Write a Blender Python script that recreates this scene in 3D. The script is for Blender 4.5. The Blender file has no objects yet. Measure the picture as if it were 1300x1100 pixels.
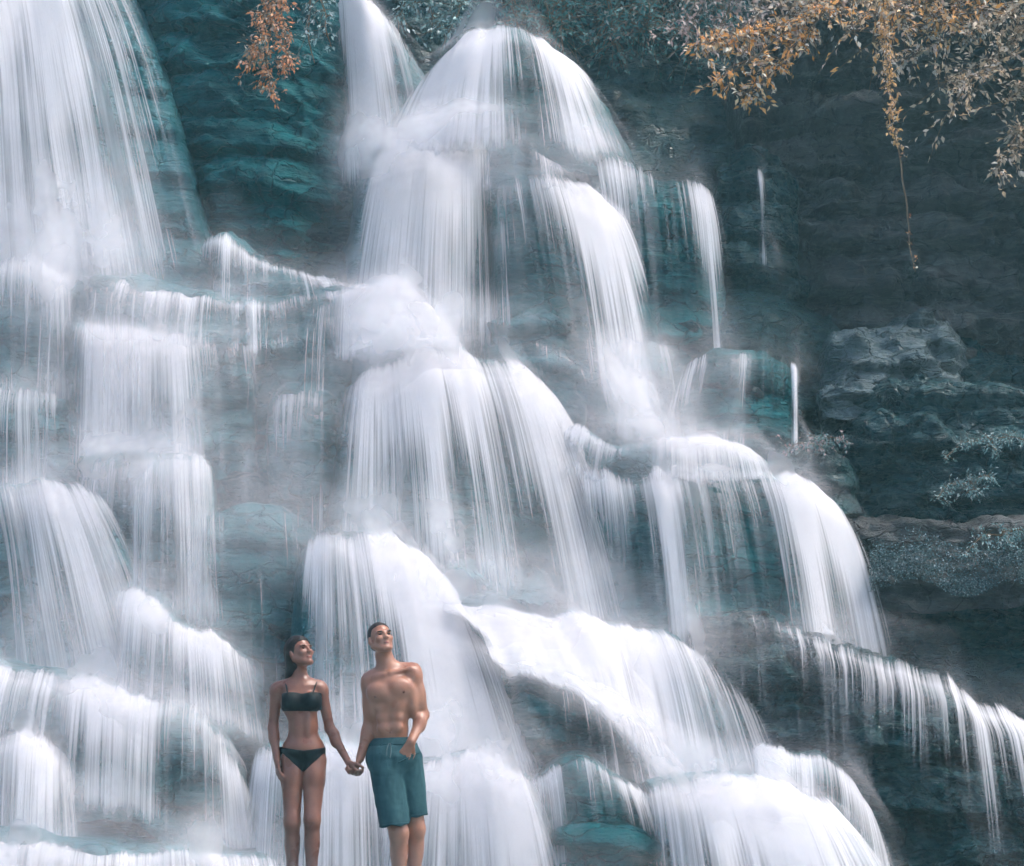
import bpy, math, random
import numpy as np
from mathutils import Vector, Matrix

# ------------------------------------------------------------------ camera, sky, sun, exposure
SC = bpy.context.scene
COL = SC.collection
F_PX, CX, CY = 2744.0, 650.0, 550.0          # focal length and centre in photograph pixels (1300 x 1100)
PITCH = math.atan(400.0 / F_PX)
CAM = np.array([0.0, -14.0, 1.05])

cam_data = bpy.data.cameras.new('camera')
cam = bpy.data.objects.new('camera', cam_data)
COL.objects.link(cam)
cam.location = CAM
cam.rotation_euler = (math.radians(90) + PITCH, 0, 0)
cam_data.sensor_fit = 'HORIZONTAL'
cam_data.sensor_width = 36.0
cam_data.lens = F_PX / 1300.0 * 36.0
cam_data.clip_start = 0.1
cam_data.clip_end = 400.0
SC.camera = cam

SUN_EL, SUN_AZ = math.radians(60), math.radians(97)   # azimuth from +Y (into the gorge) towards +X
world = bpy.data.worlds.new('World')
SC.world = world
world.use_nodes = True
wn = world.node_tree.nodes; wl = world.node_tree.links
bg = wn['Background']
sky = wn.new('ShaderNodeTexSky')
sky.sky_type = 'NISHITA'
sky.sun_disc = False
sky.sun_elevation = SUN_EL
sky.sun_rotation = SUN_AZ
sky.air_density = 1.0
sky.dust_density = 4.0
sky.ozone_density = 1.2
wl.new(sky.outputs[0], bg.inputs['Color'])
bg.inputs['Strength'].default_value = 0.15

sun_data = bpy.data.lights.new('sun', 'SUN')
sun = bpy.data.objects.new('sun', sun_data)
COL.objects.link(sun)
sun_data.energy = 1.3
sun_data.angle = math.radians(14)
sun_data.color = (1.0, 0.965, 0.92)
sd = Vector((math.sin(SUN_AZ) * math.cos(SUN_EL), math.cos(SUN_AZ) * math.cos(SUN_EL), math.sin(SUN_EL)))
sun.rotation_euler = sd.to_track_quat('Z', 'Y').to_euler()
sun.location = (6, 4, 20)

SC.view_settings.view_transform = 'Standard'
SC.view_settings.look = 'None'
SC.view_settings.exposure = 0.98
SC.view_settings.gamma = 1.0
SC.view_settings.use_curve_mapping = False
SC.render.engine = 'CYCLES'
SC.cycles.use_denoising = True
SC.cycles.use_adaptive_sampling = True
SC.cycles.adaptive_threshold = 0.08
SC.cycles.adaptive_min_samples = 12
SC.cycles.max_bounces = 4
SC.cycles.diffuse_bounces = 2
SC.cycles.glossy_bounces = 2
SC.cycles.transparent_max_bounces = 24
SC.cycles.volume_bounces = 0

# ------------------------------------------------------------------ helpers
rng = np.random.default_rng(7)
random.seed(7)
_FW = np.array([0, math.cos(PITCH), math.sin(PITCH)])
_UP = np.array([0, -math.sin(PITCH), math.cos(PITCH)])

def P(px, py, Y):
    """the point where the ray of photograph pixel (px, py) meets the plane y = Y"""
    px = np.asarray(px, float); py = np.asarray(py, float); Y = np.asarray(Y, float)
    a = (px - CX) / F_PX; b = (CY - py) / F_PX
    dy = b * _UP[1] + _FW[1]; dz = b * _UP[2] + _FW[2]
    t = (Y - CAM[1]) / dy
    return np.stack(np.broadcast_arrays(CAM[0] + t * a, Y, CAM[2] + t * dz), -1)

def YB(py):
    """depth of the stepped rock slope by height in the picture: the gorge wall leans back"""
    return 1.1 + (1100.0 - np.asarray(py, float)) / 1100.0 * 5.6

def _hash(i, j, k, s):
    i = i.astype(np.int64); j = j.astype(np.int64); k = k.astype(np.int64)
    h = (i * 374761393 + j * 668265263 + k * 2147483647 + s * 974634777) & 0xFFFFFFFF
    h = ((h ^ (h >> 13)) * 1274126177) & 0xFFFFFFFF
    h = ((h ^ (h >> 16)) * 2246822519) & 0xFFFFFFFF
    return ((h ^ (h >> 15)) & 0xFFFFFF) / float(0xFFFFFF)

def vnoise(p, seed=0):
    f = np.floor(p); r = p - f; r = r * r * r * (r * (r * 6 - 15) + 10)
    i, j, k = f[..., 0], f[..., 1], f[..., 2]
    out = 0
    for a in (0, 1):
        wa = r[..., 0] if a else 1 - r[..., 0]
        for b in (0, 1):
            wb = r[..., 1] if b else 1 - r[..., 1]
            for c in (0, 1):
                wc = r[..., 2] if c else 1 - r[..., 2]
                out = out + wa * wb * wc * _hash(i + a, j + b, k + c, seed)
    return out * 2 - 1

def fbm(p, octv=4, seed=0):
    s, a = 0, 0.5
    for o in range(octv):
        s = s + a * vnoise(p * (2.03 ** o) + 17.3 * o, seed + o)
        a *= 0.5
    return s

def cells(p, seed=0):
    """a random value for each Voronoi cell, and the distance to the cell border"""
    f = np.floor(p)
    d1 = np.full(p.shape[:-1], 9.0); d2 = d1.copy(); idv = np.zeros(p.shape[:-1])
    for a in (-1, 0, 1):
        for b in (-1, 0, 1):
            for c in (-1, 0, 1):
                g = f + np.array([a, b, c])
                q = np.stack([g[..., n] + _hash(g[..., 0], g[..., 1], g[..., 2], seed + 11 * n) for n in range(3)], -1)
                d = np.sqrt(((p - q) ** 2).sum(-1))
                v = _hash(g[..., 0], g[..., 1], g[..., 2], seed + 77)
                near = d < d1
                d2 = np.where(near, d1, np.minimum(d2, d)); idv = np.where(near, v, idv); d1 = np.where(near, d, d1)
    return idv, d2 - d1

def sstep(a, b, x):
    t = np.clip((np.asarray(x, float) - a) / (b - a), 0, 1)
    return t * t * (3 - 2 * t)

def resample(pts, n):
    """smooth curve through the points, n samples, even in length"""
    p = np.array(pts, float)
    if len(p) == 1: p = np.repeat(p, 2, 0)
    e = np.vstack([2 * p[0] - p[1], p, 2 * p[-1] - p[-2]])
    out = []
    for s in range(len(p) - 1):
        t = np.linspace(0, 1, 40, endpoint=False)[:, None]
        a, b, c, d = e[s], e[s + 1], e[s + 2], e[s + 3]
        out.append(0.5 * (2 * b + (c - a) * t + (2 * a - 5 * b + 4 * c - d) * t ** 2 + (3 * b - a - 3 * c + d) * t ** 3))
    c = np.vstack(out + [p[-1:]])
    L = np.concatenate([[0], np.cumsum(np.linalg.norm(np.diff(c, axis=0), axis=1))])
    x = np.linspace(0, L[-1], n)
    return np.stack([np.interp(x, L, c[:, k]) for k in range(p.shape[1])], 1)

def mesh_obj(name, v, f, mat, parent=None, smooth=True, uv=None, attrs=None, mats=None, fmat=None):
    me = bpy.data.meshes.new(name)
    v = np.asarray(v, np.float32)
    if isinstance(f, np.ndarray):
        n = f.shape[1]
        me.vertices.add(len(v)); me.vertices.foreach_set('co', v.ravel())
        me.loops.add(f.size); me.loops.foreach_set('vertex_index', f.astype(np.int32).ravel())
        me.polygons.add(len(f))
        me.polygons.foreach_set('loop_start', np.arange(0, f.size, n, dtype=np.int32))
        me.polygons.foreach_set('loop_total', np.full(len(f), n, np.int32))
        me.update(calc_edges=True); me.validate()
    else:
        me.from_pydata([tuple(map(float, q)) for q in v], [], f)
    if smooth:
        me.polygons.foreach_set('use_smooth', np.ones(len(me.polygons), bool))
    if uv is not None:
        li = np.empty(len(me.loops), np.int32); me.loops.foreach_get('vertex_index', li)
        lay = me.uv_layers.new(name='UVMap')
        lay.data.foreach_set('uv', np.asarray(uv, np.float32)[li].ravel())
    for an, av in (attrs or {}).items():
        av = np.asarray(av, np.float32)
        if av.ndim == 1:
            at = me.attributes.new(an, 'FLOAT', 'POINT'); at.data.foreach_set('value', av)
        else:
            at = me.attributes.new(an, 'FLOAT_COLOR', 'POINT')
            at.data.foreach_set('color', np.concatenate([av, np.ones((len(av), 1), np.float32)], 1).ravel())
    for m in (mats or [mat]):
        me.materials.append(m)
    if fmat is not None:
        me.polygons.foreach_set('material_index', np.asarray(fmat, np.int32))
    o = bpy.data.objects.new(name, me)
    COL.objects.link(o)
    if parent is not None: o.parent = parent
    return o

def tag(o, label=None, cat=None, group=None, kind=None):
    for k, x in (('label', label), ('category', cat), ('group', group), ('kind', kind)):
        if x: o[k] = x
    return o

def grid_faces(nv, nu):
    i = np.arange((nv - 1) * nu).reshape(nv - 1, nu)[:, :-1].ravel()
    return np.stack([i, i + nu, i + nu + 1, i + 1], 1)

# ------------------------------------------------------------------ materials
class NT:
    def __init__(s, name):
        s.m = bpy.data.materials.new(name); s.m.use_nodes = True
        s.t = s.m.node_tree; s.t.nodes.clear()
        s.out = s.n('ShaderNodeOutputMaterial')
    def n(s, typ, **kw):
        x = s.t.nodes.new(typ)
        for k, v in kw.items():
            if k.startswith('i_'):
                k = k[2:].replace('_', ' ')
                key = int(k) if k.isdigit() else k
                s.set(x, key, v)
            else: setattr(x, k, v)
        return x
    def set(s, x, key, v):
        if isinstance(v, bpy.types.NodeSocket): s.t.links.new(v, x.inputs[key])
        else: x.inputs[key].default_value = v
    def math(s, op, a, b=0.0, c=0.0, clamp=False):
        x = s.n('ShaderNodeMath', operation=op, use_clamp=clamp)
        s.set(x, 0, a); s.set(x, 1, b)
        if op in ('MULTIPLY_ADD', 'SMOOTH_MIN', 'COMPARE'): s.set(x, 2, c)
        return x.outputs[0]
    def ramp(s, fac, a, b, c=0.0, d=1.0, smooth=True):
        x = s.n('ShaderNodeMapRange', interpolation_type='SMOOTHSTEP' if smooth else 'LINEAR')
        s.set(x, 'Value', fac); s.set(x, 'From Min', a); s.set(x, 'From Max', b); s.set(x, 'To Min', c); s.set(x, 'To Max', d)
        return x.outputs[0]
    def noise(s, vec, scale, detail=2.0, rough=0.5, dist=0.0):
        x = s.n('ShaderNodeTexNoise')
        if vec is not None: s.set(x, 'Vector', vec)
        s.set(x, 'Scale', scale); s.set(x, 'Detail', detail); s.set(x, 'Roughness', rough); s.set(x, 'Distortion', dist)
        return x.outputs['Fac']
    def mapv(s, vec, scale, loc=(0, 0, 0)):
        x = s.n('ShaderNodeMapping'); s.set(x, 'Vector', vec); s.set(x, 'Scale', scale); s.set(x, 'Location', loc)
        return x.outputs[0]
    def mix(s, fac, a, b):
        x = s.n('ShaderNodeMix', data_type='RGBA')
        s.set(x, 0, fac)
        for k, v in ((6, a), (7, b)):
            s.set(x, k, v if isinstance(v, bpy.types.NodeSocket) else (*v, 1.0) if len(v) == 3 else v)
        return x.outputs[2]
    def bump(s, h, strength=0.4, dist=0.05):
        x = s.n('ShaderNodeBump'); s.set(x, 'Height', h); s.set(x, 'Strength', strength); s.set(x, 'Distance', dist)
        return x.outputs[0]
    def surf(s, sock):
        s.t.links.new(sock, s.out.inputs['Surface']); return s.m

def rock_material(name, dark, mid, pale, rough=0.38, spec=0.15):
    t = NT(name)
    geo = t.n('ShaderNodeNewGeometry').outputs['Position']
    big = t.noise(t.mapv(geo, (0.7, 0.7, 1.3)), 1.6, 5, 0.6)
    fine = t.noise(t.mapv(geo, (1.0, 1.0, 2.2)), 11, 6, 0.65)
    lay = t.noise(t.mapv(geo, (0.8, 0.8, 7.0)), 2.6, 4, 0.6, 0.4)
    lich = t.noise(geo, 34, 3, 0.7)
    c = t.mix(t.ramp(big, 0.32, 0.66), dark, mid)
    c = t.mix(t.math('MULTIPLY', t.ramp(lay, 0.52, 0.72), 0.55), c, pale)
    spot = t.math('MULTIPLY', t.ramp(lich, 0.6, 0.72), t.ramp(fine, 0.5, 0.62))
    c = t.mix(t.math('MULTIPLY', spot, 0.5), c, tuple(min(1, 1.7 * x) for x in pale))
    h = t.math('ADD', t.math('MULTIPLY', fine, 0.6), t.math('MULTIPLY', lay, 0.7))
    h = t.math('ADD', h, t.math('MULTIPLY', lich, 0.25))
    wv = t.n('ShaderNodeVectorMath', operation='ADD'); t.set(wv, 0, t.mapv(geo, (1.0, 1.0, 2.1)))
    off = t.n('ShaderNodeTexNoise'); t.set(off, 'Vector', geo); t.set(off, 'Scale', 1.6); t.set(off, 'Detail', 5.0)
    t.set(wv, 1, off.outputs['Color'])
    vo = t.n('ShaderNodeTexVoronoi', feature='DISTANCE_TO_EDGE'); t.set(vo, 'Vector', wv.outputs[0]); t.set(vo, 'Scale', 2.6)
    crack = t.math('MAXIMUM', t.ramp(vo.outputs['Distance'], 0.0, 0.05), t.ramp(big, 0.50, 0.40))
    c = t.mix(t.math('MULTIPLY', t.math('SUBTRACT', 1.0, crack), 0.55), c, tuple(0.5 * x for x in dark))
    earth = t.noise(geo, 2.1, 3, 0.6)
    c = t.mix(t.math('MULTIPLY', t.ramp(earth, 0.56, 0.78), 0.4), c, (0.060, 0.062, 0.060))
    h = t.math('ADD', h, t.math('MULTIPLY', crack, 0.35))
    b = t.n('ShaderNodeBsdfPrincipled')
    t.set(b, 'Base Color', c); t.set(b, 'Roughness', t.ramp(fine, 0.3, 0.7, rough - 0.16, rough + 0.2))
    t.set(b, 'Specular IOR Level', spec)
    t.set(b, 'Normal', t.bump(h, 0.9, 0.09))
    return t.surf(b.outputs[0])

M = {}
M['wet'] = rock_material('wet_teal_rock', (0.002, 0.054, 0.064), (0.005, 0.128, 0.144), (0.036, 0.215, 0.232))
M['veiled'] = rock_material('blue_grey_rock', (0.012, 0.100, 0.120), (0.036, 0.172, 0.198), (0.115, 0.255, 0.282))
M['slate'] = rock_material('haze_lightened_slate', (0.048, 0.050, 0.050), (0.100, 0.102, 0.100), (0.19, 0.19, 0.185), 0.5)  # rock grey lightened to stand in for haze over the right wall
M['pale'] = rock_material('pale_sheen_slab', (0.050, 0.080, 0.088), (0.115, 0.165, 0.175), (0.24, 0.30, 0.31), 0.30, 0.5)  # lighter rock colour stands in for the light and sheen on these slabs
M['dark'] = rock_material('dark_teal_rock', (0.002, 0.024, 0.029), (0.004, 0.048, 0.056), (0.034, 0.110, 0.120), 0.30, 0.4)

def water_material(name, col, fine, mid, gain, lo, hi, top=1.0, spray=False):
    """silky falling water: white threads along the flow, clear between them; or drifting spray"""
    t = NT(name)
    uv = t.n('ShaderNodeUVMap', uv_map='UVMap').outputs[0]
    dens = t.n('ShaderNodeAttribute', attribute_name='flow').outputs['Fac']
    if spray:
        s = t.noise(t.mapv(uv, (2.2, 1.1, 1)), 1.0, 3, 0.55)
        a = t.math('MULTIPLY', t.math('MULTIPLY', dens, top), t.ramp(s, 0.25, 0.75, 0.35, 1.2))
        a = t.math('MINIMUM', a, 0.62)
    else:
        n1 = t.noise(t.mapv(uv, (fine, 0.40, 1)), 1.0, 1, 0.55)
        n2 = t.noise(t.mapv(uv, (mid, 0.30, 1), (3.1, 7.7, 0)), 1.0, 2, 0.6)
        n3 = t.noise(t.mapv(uv, (2.6, 0.7, 1), (9.1, 1.7, 0)), 1.0, 1, 0.55)
        s = t.math('ADD', t.math('MULTIPLY', n1, 0.30), t.math('MULTIPLY', n2, 0.38))
        s = t.math('ADD', s, t.math('MULTIPLY', n3, 0.32))
        s = t.ramp(s, 0.30, 0.70, 0, 1, False)
        x = t.math('ADD', s, t.math('SUBTRACT', t.math('MULTIPLY', dens, gain), 1.0))
        a = t.ramp(x, lo, hi, 0, top)
        a = t.math('MULTIPLY', a, t.ramp(dens, 0.0, 0.12))
    d = t.n('ShaderNodeBsdfDiffuse'); t.set(d, 'Color', (*col, 1))
    tr = t.n('ShaderNodeBsdfTranslucent'); t.set(tr, 'Color', (*col, 1))
    mx = t.n('ShaderNodeMixShader'); t.set(mx, 0, 0.42)
    t.t.links.new(d.outputs[0], mx.inputs[1]); t.t.links.new(tr.outputs[0], mx.inputs[2])
    tp = t.n('ShaderNodeBsdfTransparent')
    fx = t.n('ShaderNodeMixShader'); t.set(fx, 0, a)
    t.t.links.new(tp.outputs[0], fx.inputs[1]); t.t.links.new(mx.outputs[0], fx.inputs[2])
    return t.surf(fx.outputs[0])

WCOL = (0.92, 0.90, 0.93)
M['water_threads'] = water_material('white_water_threads', WCOL, 62, 15, 1.22, 0.02, 0.82)
M['water_veil'] = water_material('white_water_veil', WCOL, 24, 6, 1.05, -0.20, 1.30)
M['spray'] = water_material('drifting_white_spray', WCOL, 0, 0, 0, 0, 0, 0.40, True)
# ------------------------------------------------------------------ the stepped rock face
def ledge_surface(lip, bot, Y, out, nu, vs, back=1.3, arch=0.25, rnd=0.10, wrap=0.7, bulge=0.0, up=False):
    """points of one ledge: v < 0 is the tread running back from the lip, 0..1 the face down to its foot"""
    L = resample(lip, nu); B = resample(bot, nu)
    # uneven lip: same wobble for the rock and for the water that runs over it
    q = np.stack([L[:, 0] / 46.0, L[:, 1] / 46.0, np.full(nu, 2.5)], -1)
    wob = 20 * fbm(q, 4, 41) + 7 * (cells(q * 1.3, 43)[0] - 0.5)
    L[:, 1] += np.convolve(np.pad(wob, 2, mode='edge'), np.ones(5) / 5, 'valid')
    B[:, 1] += 16 * fbm(np.stack([B[:, 0] / 60.0, np.full(nu, 1.5), B[:, 1] / 80], -1), 3, 47)
    u = np.linspace(0, 1, nu)[None, :]; v = np.asarray(vs)[:, None]
    edge = np.clip(1 - np.abs(2 * u - 1), 0, 1)                       # 0 at the ends, 1 in the middle
    back_e = wrap * (1 - sstep(0, 0.16, edge)) ** 2 + arch * (1 - edge) ** 2
    vf = v if up else np.clip(v, 0, None)
    hf = np.where(vf > 0, np.abs(vf) ** 0.62, vf)                      # water and worn rock swing outwards before they drop
    px = L[None, :, 0] + (B[None, :, 0] - L[None, :, 0]) * hf
    py = L[None, :, 1] + (B[None, :, 1] - L[None, :, 1]) * vf
    Yl = (YB(L[:, 1]) if Y is None else np.interp(u[0], np.linspace(0, 1, len(np.atleast_1d(Y))), np.atleast_1d(Y)))[None, :]
    vf = np.clip(v, 0, None)
    prof = out * (1 - (1 - np.clip(vf, 0, 1)) ** 1.6) + out * 0.5 * np.clip(vf - 1, 0, None)
    round_lip = rnd * np.clip(1 - vf / 0.16, 0, 1) ** 2
    bl = bulge * np.sin(np.pi * np.clip(vf, 0, 1))
    YY = Yl + back_e - prof + round_lip - bl
    pts = P(px, py, YY)
    vb = np.clip(-v, 0, None) if not up else v * 0
    pts[..., 1] += vb * back
    pts[..., 2] += 0.10 * vb - 0.0 * u
    return pts, px, py

def rock_noise(pts, rough, seed):
    p = pts * np.array([1.0, 1.0, 1.0])
    low = fbm(p * np.array([0.9, 0.9, 0.8]), 3, seed)
    idv, bd = cells(p * np.array([1.6, 1.1, 3.4]) + 0.35 * fbm(p * 1.7, 2, seed + 5)[..., None], seed + 9)
    blk = (idv - 0.5) * sstep(0.0, 0.22, bd)
    idv2, bd2 = cells(p * np.array([4.2, 3.0, 9.0]) + 0.3 * fbm(p * 4, 2, seed + 6)[..., None], seed + 19)
    blk2 = (idv2 - 0.5) * sstep(0.0, 0.25, bd2)
    fine = fbm(p * np.array([6, 6, 9]), 3, seed + 30)
    zz = p[..., 2] * 2.3 + 0.18 * p[..., 0] + 0.5 * fbm(p * np.array([.7, .7, 1.4]), 2, seed + 40)
    fr = zz - np.floor(zz)
    beds = (fr ** 2 - .33) * (0.5 + _hash(np.floor(zz), zz * 0, zz * 0, seed)) * sstep(1.0, 0.93, fr)      # bedding planes: each layer leans out, then breaks off
    return rough * (0.28 * low + 0.32 * blk + 0.13 * blk2 + 0.10 * fine - 0.20 * beds)

SEED = [100]
def rock(label, lip, bot, Y=None, out=0.3, mat='veiled', rough=0.5, name='rock_ledge', cat='rock', **kw):
    SEED[0] += 13
    w = max(np.ptp(np.array(lip)[:, 0]), 40); h = max(np.array(bot)[:, 1].mean() - np.array(lip)[:, 1].mean(), 30)
    nu = int(np.clip(w / 3.6, 24, 170)); nf = int(np.clip(h / 3.6, 20, 130))
    vs = np.concatenate([np.linspace(-1, 0, 12, endpoint=False), np.linspace(0, 1.12, nf)])
    pts, px, py = ledge_surface(lip, bot, Y, out, nu, vs, **kw)
    n = rock_noise(pts, rough, SEED[0])
    pts[..., 1] -= n
    pts[..., 2] += 0.35 * n * sstep(1.0, 0.0, np.maximum(vs, 0) * 3)[:, None]
    o = mesh_obj(name, pts.reshape(-1, 3), grid_faces(len(vs), nu), M[mat])
    return tag(o, label, cat, 'rocks of the stepped waterfall')

def water(label, lip, bot, w, Y=None, out=0.3, gap=0.10, throw=0.12, layers=3, foot=0.30, lipb=0.45, thin=0.22, over=1.22, start=-0.06,
          mat='water_threads', foot_m=1.3, fan=1.14, rise=80, mist=0.80, **kw):
    """sheets of falling water over a ledge; w = [(position along the lip 0..1, amount of water)]"""
    lip = np.array(lip, float); bot = np.array(bot, float)
    if lip[:, 0].mean() < 300 and lip[:, 1].mean() > 250: w = [(a, b * .88 + (.14 if lip[:, 1].mean() < 700 else .03)) for a, b in w]
    wd = max(np.ptp(lip[:, 0]), np.ptp(bot[:, 0]), 24)
    h = max(bot[:, 1].mean() - lip[:, 1].mean(), 30)
    V, Fc, UV, AT, FM = [], [], [], [], []
    base = 0
    kw.setdefault('wrap', 0.35)
    plan = [('v', 0.02, 0.0), ('t', 0.05, 0.07), ('m', 0.20, 0.22)] if layers > 2 else [('t', 0.0, 0.0), ('m', 0.14, 0.14)]
    for k, (typ, wide, front) in enumerate(plan):
        SEED[0] += 7
        nu = int(np.clip(wd / (3.0 if typ == 't' else 6.0), 14, 170)); nf = int(np.clip(h / (6 if typ == 't' else 10), 16, 70))
        ov = over + {'t': 0, 'v': 0.06, 'm': 0.30}[typ]
        vs = np.concatenate([np.linspace(start, 0, 4, endpoint=False), np.linspace(0, ov, nf)])
        u = np.linspace(0, 1, nu)
        ue = np.clip((u - 0.5) * (1 + 2 * wide) + 0.5, 0, 1)
        wu = np.interp(ue, [a for a, _ in w], [b for _, b in w])
        wu = wu * (1 + 0.38 * fbm(np.stack([ue * wd / 26.0, np.full(nu, .5), np.full(nu, SEED[0] * 1.7)], -1), 3, 51))
        grow = 1 + 2 * wide * min(1.0, 160.0 / wd)
        sl = lambda q: np.stack([(q[:, 0] - q[:, 0].mean()) * grow + q[:, 0].mean(), q[:, 1]], 1)
        if typ == 'm': st = -rise / h; vs = np.concatenate([np.linspace(st, 0, 7, endpoint=False), vs[vs >= 0]])
        bw = sl(bot); bw[:, 0] = (bw[:, 0] - bw[:, 0].mean()) * fan + bw[:, 0].mean()
        pts, px, py = ledge_surface(sl(lip), bw, Y, out, nu, vs, up=(typ == 'm'), **kw)
        vf = np.clip(vs, 0, None)[:, None]
        low = fbm(pts * np.array([0.9, 0.9, 0.8]), 2, 3)
        pts[..., 1] -= gap * (0.35 + 0.65 * sstep(0, 0.2, vf)) + throw * (0.6 + 0.2 * k) * np.sqrt(vf) + front + (0.75 * sstep(.55, 1.15, vf) if typ == 'm' else 0) + 0.05 * low
        pts[..., 2] += 0.035 * sstep(0.12, 0.0, vf)
        side = vnoise(np.stack([pts[..., 0] * 3.0, pts[..., 2] * 0.35, np.full(pts.shape[:2], k * 5.0)], -1), SEED[0])
        pts[..., 1] -= 0.05 * side
        ft = {'t': .16, 'v': .22, 'm': .36}[typ] * (1 if wd > 60 else 2.5)
        jit = 0.09 * vnoise(np.stack([np.broadcast_to(vs[:, None] * 1.5, pts.shape[:2]), pts[..., 0] * 0, pts[..., 0] * 0 + k], -1), SEED[0] + 3)
        ee = np.clip(u[None, :] + jit, 0, 1)
        edge = sstep(0, ft, ee) * sstep(1, 1 - ft, ee) * sstep(0, .03, u)[None] * sstep(1, .97, u)[None]
        if typ == 'm':
            vv = vs[:, None] * h
            d = (np.clip(wu, 0, 1.0) ** 1.5)[None, :] * (mist * np.exp(-((vv - 2) / np.where(vv < 2, 34.0, 26.0)) ** 2) + 0.30 * mist + 0.75 * foot_m * sstep(0.45, 1.0, vf))
            d = d * sstep(ov, 0.95, vf) * sstep(-rise, 0, vv) * edge
        else:
            d = wu[None, :] * (1 + lipb * (.45 * np.exp(-(vf * h / 13.0) ** 2) + .55 * np.exp(-vf * h / 60.0))) * (1.06 - (thin * .7 + .05) * sstep(0.06, 0.75, vf))
            d = d + foot * np.minimum(wu, 0.8)[None, :] * sstep(0.6, 1.0, vf)
            d = d * sstep(ov, ov - 0.34, vf) * (0.06 + 0.94 * sstep(-0.03, 0.09 if h > 90 else 0.16, vs))[:, None] * sstep(start, start + 0.06, vs)[:, None] * edge ** 0.8
        L = np.concatenate([[0], np.cumsum(np.linalg.norm(np.diff(pts[len(vs) // 2], axis=0), axis=1))])
        Lv = np.concatenate([[0], np.cumsum(np.linalg.norm(np.diff(pts[:, nu // 2], axis=0), axis=1))])
        off = rng.random(2) * 40
        uv = np.stack(np.broadcast_arrays(L[None, :] + off[0] + 0.02 * side, Lv[:, None] + off[1]), -1)
        f = grid_faces(len(vs), nu) + base
        V.append(pts.reshape(-1, 3)); UV.append(uv.reshape(-1, 2)); AT.append(d.ravel())
        keep = d.ravel()[f - base].max(1) > 0.045
        Fc.append(f[keep]); FM.append(np.full(keep.sum(), 'tvm'.index(typ)))
        base += pts.shape[0] * pts.shape[1]
    V = np.concatenate(V); Fc = np.concatenate(Fc); UV = np.concatenate(UV); AT = np.concatenate(AT)
    used = np.zeros(len(V), bool); used[Fc.ravel()] = True
    idx = np.cumsum(used) - 1
    o = mesh_obj('waterfall', V[used], idx[Fc], None, uv=UV[used], attrs={'flow': AT[used]},
                 mats=[M[mat], M['water_veil'], M['spray']], fmat=np.concatenate(FM))
    return tag(o, label, kind='structure')

def fall(rlabel, wlabel, lip, bot, w, Y=None, out=0.3, mat='veiled', rough=0.45, rkw=None, **kw):
    geo = {k: kw.pop(k) for k in ('back', 'arch', 'rnd', 'bulge') if k in kw}
    r = rock(rlabel, lip, bot, Y, out, mat, rough, **geo, **(rkw or {}))
    return r, water(wlabel, lip, bot, w, Y, out, **geo, **kw)

# the wall of the gorge behind everything
def backing():
    nx, ny = 200, 150
    px, py = np.meshgrid(np.linspace(-500, 1900, nx), np.linspace(-420, 1500, ny))
    Y = YB(py) + 1.05
    Y = Y + 0.9 * sstep(520, 60, py) * sstep(520, 760, px) + 0.6 * sstep(950, 1050, px)
    pts = P(px, py, Y)
    pts[..., 1] -= rock_noise(pts, 1.1, 3)
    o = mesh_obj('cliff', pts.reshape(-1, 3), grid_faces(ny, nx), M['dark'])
    tag(o, 'dark wet cliff of the gorge behind the stepped ledges', kind='structure')
backing()

# --- upper left: the tall fall, the dark buttress beside it
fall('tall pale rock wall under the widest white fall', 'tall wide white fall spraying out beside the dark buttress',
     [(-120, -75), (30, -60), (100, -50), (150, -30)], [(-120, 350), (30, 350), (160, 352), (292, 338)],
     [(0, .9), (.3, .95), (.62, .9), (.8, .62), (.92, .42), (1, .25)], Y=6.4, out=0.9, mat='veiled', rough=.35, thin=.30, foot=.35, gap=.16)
rock('dark teal rock buttress hung with an orange shrub', [(120, -90), (250, -95), (380, -85), (462, -60)], [(190, 340), (290, 320), (380, 345), (452, 350)],
     Y=[6.8, 6.5, 6.5, 6.7], out=0.5, mat='wet', rough=.75, arch=.3, wrap=1.0)
# --- top middle: chute, dome
fall('rock chute that feeds the domed fall', 'white chute of water pouring in beside the domed fall',
     [(405, -85), (445, -40), (475, 10), (505, 55), (530, 90)], [(432, 235), (462, 225), (500, 215), (540, 205), (580, 190)],
     [(0, .6), (.2, 1.15), (.45, .95), (.7, .6), (1, .4)], Y=[6.9, 6.5], out=.5, thin=.3)
fall('rounded boulder crowned by the domed fall', 'domed fan of white water spilling over a rounded boulder',
     [(556, 86), (588, 63), (622, 53), (660, 50), (695, 62), (722, 88)], [(485, 212), (540, 202), (592, 192), (648, 190), (705, 200), (758, 208), (808, 212)],
     [(0, .6), (.15, 1.1), (.4, 1.0), (.5, .55), (.58, .42), (.68, .6), (.78, .95), (.92, .75), (1, .3)], Y=6.2, out=.55, mat='wet', arch=.5, rnd=.35, lipb=.7, thin=.35)
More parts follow.
